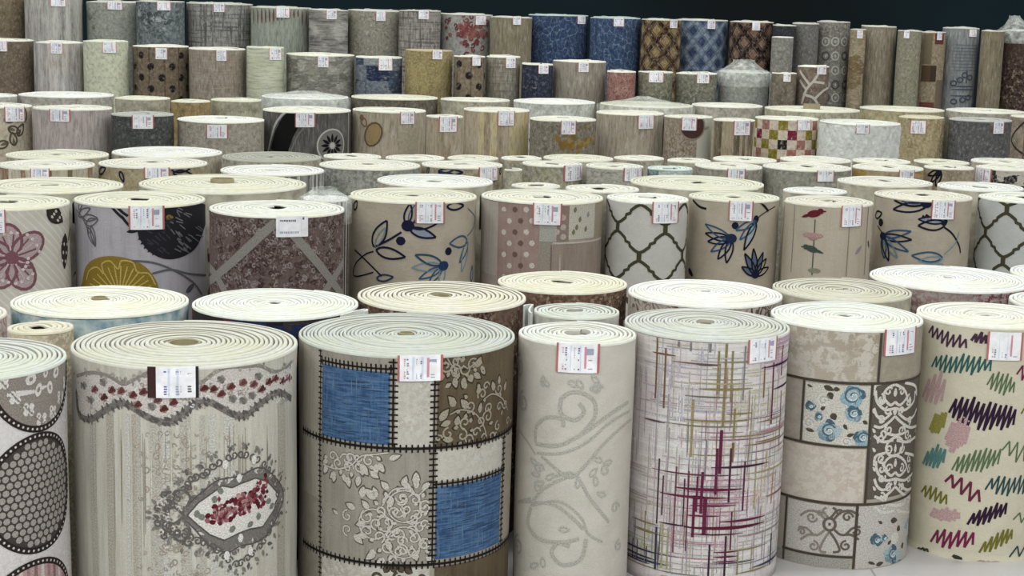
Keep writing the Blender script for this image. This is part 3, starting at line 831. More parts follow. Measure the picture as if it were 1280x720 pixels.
def pat_scroll(S):
    c = (187, 183, 172); c2 = (190, 186, 176)
    def T(p): return [(640+a/2.57, 440+b/2.57) for a, b in p]
    for w, p in ((5, [(75, 295), (150, 300), (230, 260), (300, 210), (372, 160)]), (3.4, [(80, 325), (160, 325), (240, 290), (310, 230), (375, 190)]),
                 (5, [(225, 262), (265, 210), (262, 155), (205, 128), (160, 150), (160, 200), (205, 218), (232, 190), (215, 165)]), (4.5, [(75, 290), (78, 240), (112, 210), (160, 215), (165, 240)]),
                 (4, [(95, 335), (180, 402), (230, 370), (290, 300), (380, 215)]), (4, [(130, 402), (200, 392), (250, 470), (310, 545)]), (4, [(60, 490), (100, 440), (180, 400)]),
                 (4, [(20, 480), (130, 490), (190, 530), (230, 570)]), (3, [(60, 495), (150, 480), (220, 530), (245, 585), (290, 610)]), (5, [(60, 500), (52, 555), (90, 602), (160, 612), (215, 600)]),
                 (5, [(238, 600), (222, 665), (165, 685), (128, 650), (145, 615), (185, 625)]), (3, [(20, 250), (50, 290), (75, 330)]), (3, [(20, 480), (60, 470)])):
        S.stroke(T(p), w, c)
    for x, y, r in ((25, 45, 16), (35, 160, 14), (20, 620, 14)): 
        q = T([(x, y)])[0]; S.spiral(q[0], q[1], r, 1.5, 90, 4, c)
    for x, y in ((100, 110), (120, 112), (180, 95), (210, 90), (280, 100), (250, 120), (80, 365), (90, 395), (75, 425), (110, 410), (250, 400), (290, 350), (270, 430), (300, 460), (320, 350), (60, 690), (100, 692), (150, 570), (215, 405)):
        q = T([(x, y)])[0]; S.leaf(q[0], q[1], 14, 6, (x*37+y*13) % 360, c2, None, 2.4); 
    for x, y, a in ((85, 375, 0), (85, 435, 90), (300, 380, 45), (275, 120, 10), (330, 500, 0), (340, 620, 90)):
        q = T([(x, y)])[0]; S.spiral(q[0], q[1], 8, 1.2, a, 3, c2)
def pat_crosshatch(S):
    rd = random.Random(8)
    OL, BN, MG, PU, GR, NV, OR = (150, 132, 78), (140, 92, 66), (112, 30, 66), (72, 34, 62), (136, 132, 134), (58, 62, 98), (196, 136, 100)
    for cx, cy, sx, sy, c, n in ((890, 620, 26, 30, (206, 172, 188), 90), (975, 440, 12, 16, (208, 170, 196), 30), (820, 690, 22, 16, (196, 196, 160), 26), (935, 510, 26, 30, (206, 200, 170), 40), (825, 620, 20, 40, (206, 188, 186), 30), (850, 480, 22, 24, (196, 192, 206), 30), (965, 620, 14, 30, (216, 190, 176), 24)):
        for i in range(n):
            x = max(790, min(980, rd.gauss(cx, sx))); y = rd.gauss(cy, sy)
            if i % 2: S.vline(x, y-12, min(719, y+12), 2.4, c, 0, True)
            else: S.hline(max(786, x-14), min(986, x+14), min(716, y+9), 2.4, c, 0, True)
    # soft fine grid of light threads
    for i in range(260):
        x = rd.uniform(784, 988); y = rd.uniform(420, 712); c = rd.choice(((186, 180, 180), (232, 230, 230), (180, 174, 190), (202, 180, 188), (190, 184, 162), (168, 162, 164)))
        if rd.random() < .55: S.vline(x, y, min(720, y+rd.uniform(25, 110)), 1.3, c, 0)
        else: S.hline(x, min(988, x+rd.uniform(25, 90)), y+8, 1.3, c, 0)
    for i in range(85):                                  # thread bundles
        cx, cy = rd.choice(((905, 480), (930, 530), (890, 610), (900, 650), (960, 560), (870, 540), (820, 690), (960, 690), (845, 670)))
        c = {0: OL, 1: (188, 130, 150), 2: (150, 96, 120), 3: GR}[rd.randrange(4)] if cy < 680 else rd.choice((NV, OL, (140, 140, 170)))
        x = rd.gauss(cx, 20); y = rd.gauss(cy, 22)
        x = max(792, min(975, x))
        if rd.random() < .5: S.vline(x, y-25, min(718, y+rd.uniform(5, 30)), rd.uniform(1, 1.8), c, 1, True)
        else: S.hline(max(786, x-28), min(985, x+28), y+9, rd.uniform(1, 1.8), c, 1, True)
    for x, y0, y1, w, c in ((818, 422, 506, 2.4, BN), (829, 440, 516, 2.4, BN), (904, 424, 532, 3, OL), (912, 438, 502, 2.4, OL), (895, 438, 492, 2.4, OL), (866, 500, 572, 3, (168, 150, 96)), (918, 510, 548, 2.4, OL), (903, 537, 592, 4, MG), (918, 553, 578, 3, BN), (963, 458, 536, 2.6, MG), (973, 440, 478, 2.6, MG), (974, 498, 568, 1.8, BN), (845, 420, 436, 3, GR), (860, 424, 440, 2.4, GR), (884, 424, 440, 3, GR), (927, 432, 500, 2, GR), (952, 460, 500, 2, BN), (885, 550, 600, 1.8, GR), (984, 415, 450, 2, MG),
                           (827, 580, 662, 2, PU), (833, 600, 650, 1.8, PU), (849, 586, 694, 2, (130, 70, 90)), (882, 590, 642, 3.6, MG), (876, 596, 640, 2.4, MG), (899, 560, 618, 3.2, MG), (916, 560, 628, 2.6, PU), (934, 578, 640, 2.4, MG), (873, 624, 672, 3.4, MG), (887, 622, 668, 5, MG), (921, 640, 688, 2, MG), (915, 670, 720, 2.6, PU), (895, 680, 720, 2.4, PU), (827, 666, 720, 3, NV), (972, 680, 720, 3, NV), (865, 590, 690, 1.6, MG), (860, 600, 660, 1.6, PU), (835, 660, 716, 2.6, (178, 172, 120)), (842, 664, 716, 2, (170, 166, 120)), (969, 600, 640, 2, OR), (960, 570, 590, 3, (188, 168, 110)), (948, 575, 640, 1.8, (176, 166, 116)), (812, 650, 700, 1.6, OL), (803, 690, 716, 1.6, NV), (815, 694, 716, 2, NV), (797, 690, 716, 2, NV), (790, 680, 716, 1.6, NV), (931, 690, 720, 2, OL)):
        S.vline(x, y0, y1, w, c, 2)
    for x0, x1, y, w, c in ((812, 842, 448, 2.4, BN), (838, 898, 455, 1.8, BN), (868, 894, 456, 2.4, (96, 80, 84)), (898, 946, 452, 1.8, (150, 138, 110)), (948, 986, 462, 2.8, PU), (872, 938, 486, 3, OL), (855, 912, 496, 2, (120, 110, 100)), (860, 937, 479, 2, (176, 164, 116)), (806, 832, 534, 2.4, (98, 82, 84)), (830, 936, 533, 1.8, (136, 122, 100)), (930, 992, 546, 2.2, (150, 130, 100)), (964, 990, 492, 2.8, PU), (908, 938, 517, 2.4, OL), (855, 934, 526, 2.4, OL), (945, 975, 530, 2, OL), (945, 975, 555, 2, OL),
                          (892, 962, 584, 3, PU), (818, 928, 594, 2, (110, 60, 78)), (848, 932, 612, 4, MG), (830, 912, 622, 3, MG), (862, 890, 622, 4.5, (92, 20, 44)), (906, 962, 652, 3, MG), (862, 962, 660, 4.2, (98, 22, 52)), (830, 868, 659, 2, PU), (870, 936, 668, 1.8, PU), (900, 930, 690, 2, MG), (900, 930, 696, 2.4, MG), (900, 930, 702, 2, MG), (784, 826, 700, 2.4, NV), (786, 828, 708, 2.4, NV), (784, 820, 715, 2, NV), (950, 988, 714, 3, NV), (795, 830, 664, 2, OL), (798, 828, 674, 2, OL), (936, 988, 594, 2.4, (178, 156, 110)), (962, 990, 628, 2.4, (150, 92, 80)), (936, 975, 602, 2, (188, 170, 120)), (930, 990, 672, 2, (160, 140, 130)), (930, 970, 718, 2, OL), (868, 925, 632, 2.4, MG), (864, 905, 645, 2, MG)):
        S.hline(x0, x1, y, w, c, 3, True)
def pat_rosegrid(S):
    LN = (82, 70, 60); U, Z = S.U, S.Z
    S.rect(984, 400, 1093, 478, pile('mottle', (196, 190, 180), (158, 146, 128), (176, 166, 150), .35), 0)
    S.rect(1098, 400, 1148, 476, pile('mottle', (158, 150, 136), (146, 138, 122), (176, 170, 156), .5), 0)
    S.rect(1007, 482, 1087, 556, (216, 212, 200), 0)
    S.rect(984, 480, 1004, 556, pile('mottle', (172, 164, 154), (160, 150, 140), (182, 176, 166), .6), 0)
    S.rect(984, 561, 1086, 628, pile('mottle', (202, 194, 184), (184, 172, 160), (192, 180, 168), .5), 0)
    S.rect(994, 633, 1078, 694, (206, 200, 192), 0); S.rect(984, 698, 1076, 740, (170, 166, 156), 0)
    S.rect(1082, 631, 1148, 740, (204, 198, 190), 0)
    S.rect(1091, 480, 1146, 624, (104, 94, 86), 0)
    BL, BM, BD, BR = (178, 200, 206), (122, 156, 172), (78, 110, 132), (88, 78, 64)
    def roses(lst, leaves):
        rd = random.Random(3)
        for x, y, r0 in lst:
            r = r0
            for i in range(14):
                a = i*2.4; r = r0*(.7+.35*rd.random()); S.ell(x+cos(a)*r*.6, y+sin(a)*r*.6, r*.5, r*.42, (BL, BM, BD, (146, 186, 204))[rd.randrange(4)], rot=a*57, lay=1+i % 2, n=9)
            S.ell(x, y, r*.5, r*.5, BL, lay=3); S.spiral(x, y, r*.75, 1.4, 30, 2, BD, lay=4); S.spiral(x+1, y, r*.4, 1, 200, 1.6, (222, 232, 232), lay=5)
        for x, y, L, w, a in leaves: S.leaf(x, y, L, w, a, None, BR, lay=2)
    roses([(1066, 495, 16), (1067, 517, 11), (1036, 538, 15), (1078, 547, 11), (1014, 507, 7), (1024, 520, 6)], [(1030, 482, 14, 7, -20), (1036, 490, 10, 9, -60), (1042, 486, 8, 6, 0), (1040, 516, 10, 9, -60), (1008, 535, 12, 5, -10), (1054, 530, 9, 5, -50), (1058, 545, 10, 5, 20), (1010, 480, 8, 3, -20), (1026, 512, 8, 5, 40), (1078, 526, 8, 5, -30)])
    for x, y, r in ((1030, 500, 8), (1012, 528, 8), (1058, 552, 7)): S.ell(x, y, r, r, (226, 224, 216), lay=1); S.spiral(x, y, r*.8, 1.2, 0, 1.4, (190, 186, 176), lay=2)
    roses([(1136, 655, 10), (1137, 675, 9), (1114, 692, 13), (1122, 708, 11), (1095, 675, 9), (1138, 698, 11), (1104, 672, 5)], [(1112, 650, 14, 8, -10), (1120, 658, 10, 8, -40), (1102, 654, 8, 4, 150), (1126, 678, 9, 8, -70), (1084, 702, 12, 4, -20), (1094, 706, 12, 6, 10), (1108, 680, 8, 5, 30), (1140, 636, 8, 5, -90)])
    S.ell(1117, 672, 8, 8, (222, 220, 206), lay=1)
    # white fretwork
    W = (226, 220, 210)
    for cy in (514, 602):
        for sx in (-1, 1):
            X = lambda d: 1118+sx*d
            for p in ([(0, cy-34), (10, cy-28), (14, cy-18), (6, cy-8), (0, cy-12)], [(0, cy-4), (12, cy-2), (22, cy-12), (24, cy-26)], [(4, cy+2), (14, cy+10), (22, cy+6), (26, cy-4)], [(0, cy+6), (8, cy+14), (18, cy+20), (26, cy+18)], [(0, cy+30), (12, cy+26), (10, cy+16)], [(2, cy+36), (16, cy+38), (26, cy+30)], [(12, cy-36), (24, cy-32), (26, cy-20)]):
                S.stroke([(X(a), b) for a, b in p], 3.6, W, lay=2)
            S.spiral(X(17), cy-16, 6, 1, 90, 3, W, sx, lay=3); S.spiral(X(15), cy+28, 6, 1, 270, 3, W, -sx, lay=3)
        S.leaf(1118, cy-18, 12, 6, 90, None, W, lay=3); S.ell(1118, cy, 3.5, 5, W, lay=3)
    for i, y in enumerate(range(489, 622, 12)):
        for sx in (-1, 1):
            d = 8+9*(i % 2)
            S.spiral(1118+sx*d, y, 6, 1.1, 90+sx*60+i*40, 2.6, W, sx if i % 2 else -sx, lay=3)
            S.leaf(1118+sx*(24-5*(i % 2)), y+4, 8, 4, 90+sx*(50 if i % 2 else -40), None, W, lay=3)
    S.ell(1118, 558, 15, 12, W, ring=3.5, lay=3, n=20); S.leaf(1118, 566, 12, 5, 90, None, W, lay=3)
    # brown scroll ornament
    B = (112, 98, 88)
    S.ell(1037, 655, 7, 8, B, ring=3.5, lay=2, n=16); S.ell(1037, 655, 2, 2, B, lay=2)
    for sx, hh in ((-1, (150, 138, 128)), (1, B)):
        X = lambda d: 1037+sx*d
        for p in ([(6, 662), (14, 668), (26, 668), (36, 674)], [(6, 648), (14, 640), (26, 638), (36, 644)], [(0, 664), (8, 676), (12, 688), (4, 690)], [(2, 646), (8, 638), (4, 634)], [(20, 668), (28, 660), (38, 658)]):
            S.stroke([(X(a), b) for a, b in p], 3, hh, lay=2)
        for x, y, r, a in ((22, 646, 7, 0), (20, 682, 7, 90), (34, 664, 5, 180), (12, 640, 4, 20)): S.spiral(X(x), y, r, 1.2, a, 2.6, hh, sx, lay=3)
    for y in (478.5, 630): S.stroke_uv([(U(984), Z(y)), (U(1149), Z(y))], 3.4*S.px(), yarn(LN), lay=4)
    S.hline(984, 1088, 558, 3, LN, 4); S.hline(990, 1079, 696, 3, LN, 4)
    S.vline(1095.5, 400, 478, 3.4, LN, 4); S.vline(1089, 478, 630, 3.4, LN, 4); S.vline(1080, 630, 760, 3.4, LN, 4)
    S.vline(1005, 478, 558, 3, LN, 4); S.vline(992, 630, 760, 3, LN, 4); S.vline(1146.5, 400, 760, 1.8, (140, 132, 120), 4)
    S.rect(1148, 380, 1156, 800, (232, 230, 222), 4, yref=520)
def pat_scribbles(S):
    PU, DP, TE, GN, MG, OV, DT = (78, 44, 74), (52, 24, 58), (44, 104, 100), (96, 124, 82), (134, 28, 78), (128, 122, 36), (44, 84, 88)
    for x0, y0, x1, y1, a, n, w, c in ((1164, 412, 1210, 430, 9, 9, 3, PU), (1216, 421, 1234, 424, 8, 3, 4, PU), (1168, 452, 1240, 456, 12, 14, 2.8, TE), (1236, 474, 1268, 484, 12, 8, 2.4, GN), (1190, 507, 1268, 523, 17, 16, 3.8, DP), (1272, 462, 1300, 470, 12, 5, 3, MG), (1277, 512, 1300, 520, 10, 5, 3, OV),
                                      (1193, 580, 1250, 570, 15, 12, 2.6, GN), (1254, 556, 1300, 575, 12, 8, 2.6, GN), (1184, 596, 1226, 622, 11, 6, 3.8, (124, 34, 70)), (1234, 604, 1290, 606, 12, 12, 2.8, DT), (1155, 611, 1185, 626, 9, 7, 3, OV), (1212, 648, 1258, 636, 12, 9, 3.6, DP), (1167, 670, 1218, 674, 12, 8, 3.6, MG), (1226, 684, 1266, 666, 12, 8, 3.4, OV), (1263, 690, 1300, 678, 9, 7, 3.2, DT), (1267, 646, 1300, 640, 8, 5, 2.6, GN), (1166, 505+24, 1182, 527, 15, 6, 4.5, (160, 152, 60)), (1158, 571, 1182, 571, 15, 7, 4, (84, 138, 134)), (1192, 694, 1202, 698, 3, 2, 4, (60, 66, 52)), (1149, 687, 1162, 688, 4, 3, 4, (60, 70, 62))):
        S.scribble(x0, y0, x1, y1, a, n, w, c, seed=int(x0))
    PK = (202, 162, 162)
    for x, y, a, n in ((1158, 484, 22, 6), (1186, 540, 20, 9), (1166, 640, 8, 9), (1222, 702, 4, 6)):
        S.scribble(x, y, x+(24 if a > 10 else 34), y+4, a, n, 4.5, PK, seed=x)
# row three
def blossom(S, x, y, ang, c1, c2, n=4, L=22, lw=2.2, fc=None):
    for i in range(n):
        a = ang+(i-(n-1)/2)*30
        S.leaf(x, y, L*(1-.1*(i % 2)), L*.38, a, c1 if i % 2 == 0 else c2, fc, lw, lay=2)
        S.leaf(x, y, L*.6, L*.14, a, c2, None, 1.2, lay=3)
    S.ell(x, y, 4.5, 4.5, c1, lay=4)
NAVY = (22, 26, 62); BLU = (52, 92, 132); LBL = (120, 158, 172); BKB = (22, 24, 34)
def pat_blueleaf1(S):
    S.stroke([(468, 340), (446, 345), (447, 330), (458, 318), (468, 314)], 1.8, NAVY); S.stroke([(446, 312), (460, 326), (478, 345)], 2, BKB)
    S.leaf(468, 308, 38, 16, 62, NAVY, None, 2.4); S.leaf(471, 312, 38, 13, -10, NAVY, None, 2.6); S.leaf(470, 308, 28, 7, 62, LBL, None, 1.2)
    S.stroke([(470, 308), (486, 300), (502, 290)], 2.6, NAVY); S.ell(501, 301, 6, 5.5, NAVY)
    S.ell(510, 282, 8, 7, NAVY, lay=3); S.leaf(508, 280, 26, 9, 80, NAVY, None, 2.2); S.leaf(512, 281, 30, 9, 72, (80, 90, 150), None, 1.4)
    S.leaf(512, 282, 34, 11, 5, NAVY, None, 2.4); S.leaf(512, 286, 34, 11, -18, NAVY, (150, 160, 180), 2.4)
    S.leaf(558, 258, 28, 9, -2, NAVY, None, 2.6); S.stroke([(584, 260), (593, 272), (590, 286), (583, 295)], 1.6, (70, 110, 140))
    S.ell(560, 314, 5, 5, NAVY); S.leaf(583, 300, 32, 14, 182, BLU, None, 2.2); S.leaf(583, 300, 40, 11, -105, LBL, None, 2); S.leaf(584, 302, 30, 8, -125, BLU, None, 1.8)
    S.ell(554, 332, 7, 6, (30, 60, 104), lay=3); S.leaf(552, 330, 36, 11, 160, (40, 80, 120), None, 2.4); S.leaf(552, 332, 38, 11, 182, LBL, None, 1.8); S.leaf(552, 334, 32, 9, 205, BLU, None, 2); S.leaf(552, 334, 26, 8, 230, BLU, None, 2); S.leaf(554, 334, 24, 8, 260, LBL, None, 2)
    S.leaf(472, 348, 22, 8, 10, (40, 70, 100), None, 2.2); S.leaf(588, 352, 20, 8, 85, BLU, (150, 180, 196), 2)
    S.leaf(445, 262, 14, 7, 60, BKB, None, 2); S.leaf(434, 330, 22, 8, 90, BKB, (60, 90, 130), 2)
def pat_blueleaf2(S):
    S.stroke([(866, 250), (874, 258), (883, 261)], 3, BKB); S.stroke([(948, 250), (960, 264)], 3, BKB); S.stroke([(968, 258), (952, 268), (944, 276)], 1.4, BKB)
    S.ell(914, 298, 7, 6, (24, 44, 84), lay=3); S.ell(919, 282, 4.5, 4.5, NAVY)
    for a, L in ((155, 38), (172, 34), (190, 30), (215, 30), (240, 30), (262, 30)): S.leaf(914, 299, L, 9, a, BLU if a % 2 else NAVY, None, 2, lay=2)
    S.ell(945, 274, 4, 5, NAVY); S.leaf(945, 276, 28, 8, 205, BLU, None, 2.2); S.leaf(945, 277, 38, 9, 248, BKB, (170, 180, 186), 2.2); S.leaf(945, 277, 30, 8, 228, BLU, None, 2)
    for a, L in ((150, 22), (120, 32), (98, 34), (70, 30), (50, 26), (20, 24)): S.leaf(944, 344, L, 8, a, BKB, (90, 110, 140) if a > 60 else None, 2, lay=2)
    S.ell(944, 343, 6, 5, NAVY, lay=3); S.leaf(860, 336, 14, 5, -30, BKB, BKB, 2)
def pat_blueleaf3(S):
    S.leaf(1160, 252, 42, 12, 182, BKB, None, 2.6); S.leaf(1160, 256, 44, 12, 192, NAVY, None, 2.4); S.leaf(1158, 250, 30, 8, 186, (60, 66, 120), (140, 146, 170), 1.6); S.ell(1158, 254, 7, 6, NAVY, lay=3)
    S.ell(1157, 272, 5, 4.5, BKB); S.ell(1101, 278, 5, 5, BKB)
    S.leaf(1094, 270, 18, 9, 20, BKB, None, 2.2)
    S.leaf(1182, 280, 34, 13, 185, NAVY, None, 2.4); S.leaf(1182, 276, 34, 9, 178, NAVY, (150, 156, 180), 2); S.ell(1180, 277, 5, 5, NAVY)
    S.stroke([(1180, 284), (1190, 292), (1198, 306), (1200, 316)], 2.2, BKB); S.stroke([(1198, 290), (1194, 304), (1180, 318)], 1.4, LBL)
    S.ell(1104, 295, 6, 5, (22, 44, 80), lay=3)
    for a, L, c in ((15, 40, BLU), (0, 40, NAVY), (-22, 40, BLU), (-45, 34, LBL), (-68, 32, NAVY), (-80, 28, BLU)): S.leaf(1104, 295, L, 9, a, c, None, 2.1, lay=2)
    S.leaf(1178, 322, 38, 12, 178, BLU, None, 2.2); S.leaf(1178, 324, 30, 9, 185, LBL, None, 1.8); S.leaf(1178, 330, 16, 9, 230, LBL, None, 2)
    S.stroke([(1097, 282), (1104, 292)], 1.6, BKB)
def pat_trellis(x0, y0, hx, hy, xa, xb):
    def f(S):
        C = (78, 74, 50); seg = [(0, 2), (1.5, 8), (6, 14), (12, 17), (13, 21), (18, 24), (24, 31), (30, 34)]
        i0 = int((xa-x0)/hx)-2; i1 = int((xb-x0)/hx)+2
        k = S.px(); um, zm = S.P(x0, y0); m = yarn(C)
        for i in range(-6, 7):
            for j in range(-5, 5):
                if (i+j) % 2: continue
                for sx in (1, -1):
                    for sy in (1, -1):
                        # from a node, two ogee arms meet the next node
                        p = [((i*hx+sx*a*hx/30)*k, (j*hy+sy*b*hy/34)*k) for a, b in seg]
                        if i+sx < -6 or i+sx > 6: continue
                        if sy > 0: S.stroke_uv([(um+a, zm+b) for a, b in p], 4*k, m, lay=1)
    return f
def pat_trellis5(S): ogee(S, 771, 286, 30, 35)
def pat_trellis9(S): ogee(S, 1226, 294, 29.5, 32)
def ogee(S, x0, y0, hx, hy):
    C = (78, 74, 50); k = S.px(); um, zm = S.P(800, y0) if x0 < 900 else S.P(1256, y0); m = yarn(C)
    base = [(0, 3), (0, -3)]
    seg = [(0, 5), (5, 7.5), (11.5, 13), (12.5, 17), (17.5, 19), (18.5, 23), (25, 28.5), (30, 31)]
    top = S.R.H
    n = 2*round(pi*S.R.r/(hx*k)); hx = 2*pi*S.R.r/(n*k); S.R.full = True
    for i in range(-n//2, n-n//2):
        for j in range(-6, 6):
            if (i+j) % 2 == 0: continue
            ux, zz = um+i*hx*k, zm+j*hy*k
            if zz-hy*k > top: continue
            S.stroke_uv([(ux, zz-5*k), (ux+.0001, zz+5*k)], 6*k, m, lay=2)
            for sx in (1, -1):
                p = [(ux+sx*a/30*hx*k, zz-b/36*hy*k) for a, b in seg]
                S.stroke_uv(p, 4*k, m, lay=1)
def pat_birds(S):
    LN = (150, 140, 128)
    for x in (990, 1057): S.vline(x, 240, 345, 1, LN, 1)
    S.vline(1015, 275, 345, 1.4, (104, 104, 88), 1)
    def bird(x, y, c, s=1, d=1):
        S.ell(x, y, 9*s, 4.5*s, c, rot=15*d, lay=2); S.ell(x+8*s*d, y-3*s, 4*s, 3.6*s, c, lay=2); S.leaf(x-4*s*d, y+1*s, 13*s, 4*s, 200 if d > 0 else -20, None, c, lay=3); S.leaf(x+11*s*d, y-3*s, 4*s, 2*s, 0 if d > 0 else 180, None, c, lay=3)
    bird(1018, 267, (118, 28, 46)); bird(1015, 311, (72, 88, 78), .9, -1)
    S.ell(1016, 294, 13, 3.4, (196, 152, 148), lay=2); S.ell(1016, 297, 6, 3, (184, 140, 138), lay=2)
    S.leaf(1068, 318, 16, 5, 45, None, (160, 146, 156), lay=2); S.leaf(1084, 300, 13, 4, -60, None, (84, 66, 74), lay=2); S.ell(1018, 338, 8, 3, (150, 146, 120), lay=2)
    S.vline(1079, 245, 345, 1.4, (160, 140, 116), 1)
def pat_pinkpatch(S):
    DP = (168, 142, 134)
    S.rect(597, 230, 621, 350, pile('streak', (172, 164, 156), (160, 152, 144), (184, 178, 170)), 0)
    S.rect(621, 230, 672, 360, pile('streak', (156, 134, 126), (146, 122, 114), (166, 146, 138), 2), 0)
    for i, (x, y) in enumerate([(630+(j % 3)*14+((j//3) % 2)*7, 262+j//3*14) for j in range(24)]):
        S.ell(x if x < 668 else 667, y, 3.6, 3.6, (216, 206, 194) if i % 3 != 1 else (122, 92, 86), lay=1, n=9)
    S.rect(673, 230, 694, 302, (178, 178, 168), 0); S.rect(694, 230, 709, 302, (156, 130, 120), 0)
    for j in range(6): S.ell(696+(j % 2)*8, 266+j*6, 4, 4, (196, 180, 168), lay=1, n=7)
    S.rect(709, 230, 740, 300, (206, 200, 184), 0)
    for x, y in ((718, 266), (724, 278), (720, 288), (734, 272), (731, 290), (716, 294)): S.leaf(x, y, 8, 5, 80, None, (132, 128, 96) if x != 734 else (140, 148, 158), lay=2)
    S.rect(740, 230, 753, 302, (166, 152, 130), 0)
    S.rect(673, 303, 688, 360, (162, 150, 136), 0); S.rect(690, 306, 748, 360, pile('streak', (150, 136, 124), (138, 124, 112), (162, 148, 136), 1.5), 0)
    S.hline(690, 748, 304, 2.4, (206, 196, 184), 1); S.vline(688, 306, 350, 1.6, (124, 112, 100), 1); S.vline(699, 318, 348, 2, (196, 184, 172), 1, True)
def pat_flower_pink(S):
    P = (138, 84, 96); L = (206, 186, 184)
    x, y = 15, 322
    for a, Ln, w in ((100, 40, 30), (35, 44, 30), (-25, 26, 8), (-60, 42, 32), (-120, 40, 30), (165, 40, 30)):
        cx, cy = x+Ln*.55*cos(radians(a)), y-Ln*.55*sin(radians(a))
        S.ell(cx, cy, Ln*.5, w*.5, (192, 168, 168), rot=a, lay=1, n=18); S.ell(cx, cy, Ln*.5, w*.5, P, rot=a, lay=2, ring=3.6, n=18)
        for d in (-14, 0, 14): S.stroke([(x+9*cos(radians(a+d)), y-9*sin(radians(a+d))), (x+Ln*.72*cos(radians(a+d)), y-Ln*.72*sin(radians(a+d)))], 2, P if d else L, lay=3)
        for d in (-22, -8, 8, 22): S.ell(x+Ln*.78*cos(radians(a+d)), y-Ln*.78*sin(radians(a+d)), 2.2, 2.2, (222, 210, 206), lay=4, n=7)
    S.ell(x, y, 8, 8, P, lay=4)
    S.stroke([(18, 328), (28, 330), (40, 329)], 2.4, P, lay=3)
    for x, y, L_, w, a in ((58, 262, 34, 19, -32), (80, 292, 44, 16, -96)):
        S.leaf(x, y, L_, w, a, DK, (60, 50, 44), 2, lay=2)
        for i in range(9):
            t = .3+.6*(i//3)/2.5; d = (i % 3-1)*w*.22
            S.ell(x+cos(radians(a))*L_*t-sin(radians(a))*d, y-sin(radians(a))*L_*t-cos(radians(a))*d, 2.6, 1.9, (214, 206, 196), rot=a, lay=3, n=7)
    S.leaf(88, 258, 22, 8, -80, None, DK, lay=2); S.stroke([(88, 270), (86, 285), (84, 300)], 3, DK)
def pat_mustard(S):
    OC, OL, DB = (156, 124, 34), (208, 180, 80), (38, 36, 44)
    pts = [(103, 348), (108, 332), (120, 323), (138, 320), (160, 323), (180, 332), (192, 346), (198, 362), (190, 385), (160, 395), (120, 395), (100, 375)]
    S.fill(pts, OC, smooth=True, lay=1)
    for i in range(15):
        a = radians(15+i*11); S.stroke([(150-14*cos(a), 372-14*sin(a)*1.0), (150-42*cos(a), 372-40*sin(a))], 1.6, OL, lay=2)
    S.stroke([(108, 350), (112, 338), (122, 334), (130, 342), (128, 330), (138, 326), (148, 336), (152, 326), (166, 328), (172, 340), (186, 342), (194, 356)], 1.8, OL, lay=3)
    S.fill([(172, 290), (178, 304), (186, 314), (200, 322), (214, 324), (230, 320), (244, 310), (252, 292), (257, 270), (256, 256), (236, 254), (210, 256), (180, 262)], DB, smooth=True, lay=1)
    rd = random.Random(5)
    for i in range(70):
        x = rd.uniform(180, 252); y = rd.uniform(260, 316)
        if hypot((x-216)/38, (y-284)/34) < 1: S.stroke([(x-4, y-3), (x+rd.uniform(0, 5), y+rd.uniform(-1, 4))], 1.4, (118, 118, 126) if x > 215 else (66, 64, 74), lay=2)
    for i in range(16):
        a = radians(200+i*9.5); S.leaf(213+34*cos(a), 286-30*sin(a), 9, 4, 200+i*9.5, None, DB, lay=2)
    S.leaf(205, 272, 14, 9, 0, DB, (150, 118, 40), 2, lay=3)
    for a, b in (((139, 257), (153, 272)), ((146, 258), (160, 270)), ((152, 270), (164, 284))): S.stroke([a, ((a[0]+b[0])/2, (a[1]+b[1])/2+1), b], 3.4, DB, lay=2)
    S.leaf(158, 290, 20, 5, 10, None, DB, lay=2)
    for p in ([(165, 326), (190, 328), (215, 337), (240, 352), (252, 368)], [(190, 342), (213, 337), (235, 342), (257, 344)]): S.stroke(p, 2.6, (104, 104, 112), lay=2)
    G = (96, 96, 96)
    for x, y, L, w, a in ((98, 270, 30, 9, 25), (104, 272, 26, 8, 5), (108, 280, 22, 9, 20), (110, 284, 24, 8, -62), (114, 282, 26, 7, -75), (98, 262, 20, 7, 50)): S.leaf(x, y, L, w, a, G, None, 1.6, lay=2)
    S.stroke([(95, 262), (104, 274), (112, 292)], 1.6, G, lay=2); S.leaf(232, 366, 20, 8, 30, None, (90, 90, 98), lay=2)
    S.vline(256, 258, 360, 2.4, (126, 132, 146), 1)
def pat_mauve(S):
    G = (152, 144, 138); rd = random.Random(6)
    for i in range(420):
        x = rd.uniform(268, 428); y = rd.uniform(276, 362)
        S.spiral(x, y, rd.uniform(2, 4.5), .8, rd.uniform(0, 360), 1.6, ((150, 134, 132), (78, 56, 56), (92, 66, 66), (164, 148, 144))[i % 4], lay=0)
    for p in ([(352, 276), (376, 304), (402, 336), (428, 372)], [(434, 312), (424, 334), (410, 356), (396, 380)], [(346, 276), (322, 298), (296, 322), (262, 352)], [(262, 334), (272, 348), (284, 372)]):
        S.stroke(p, 11, G, lay=2)
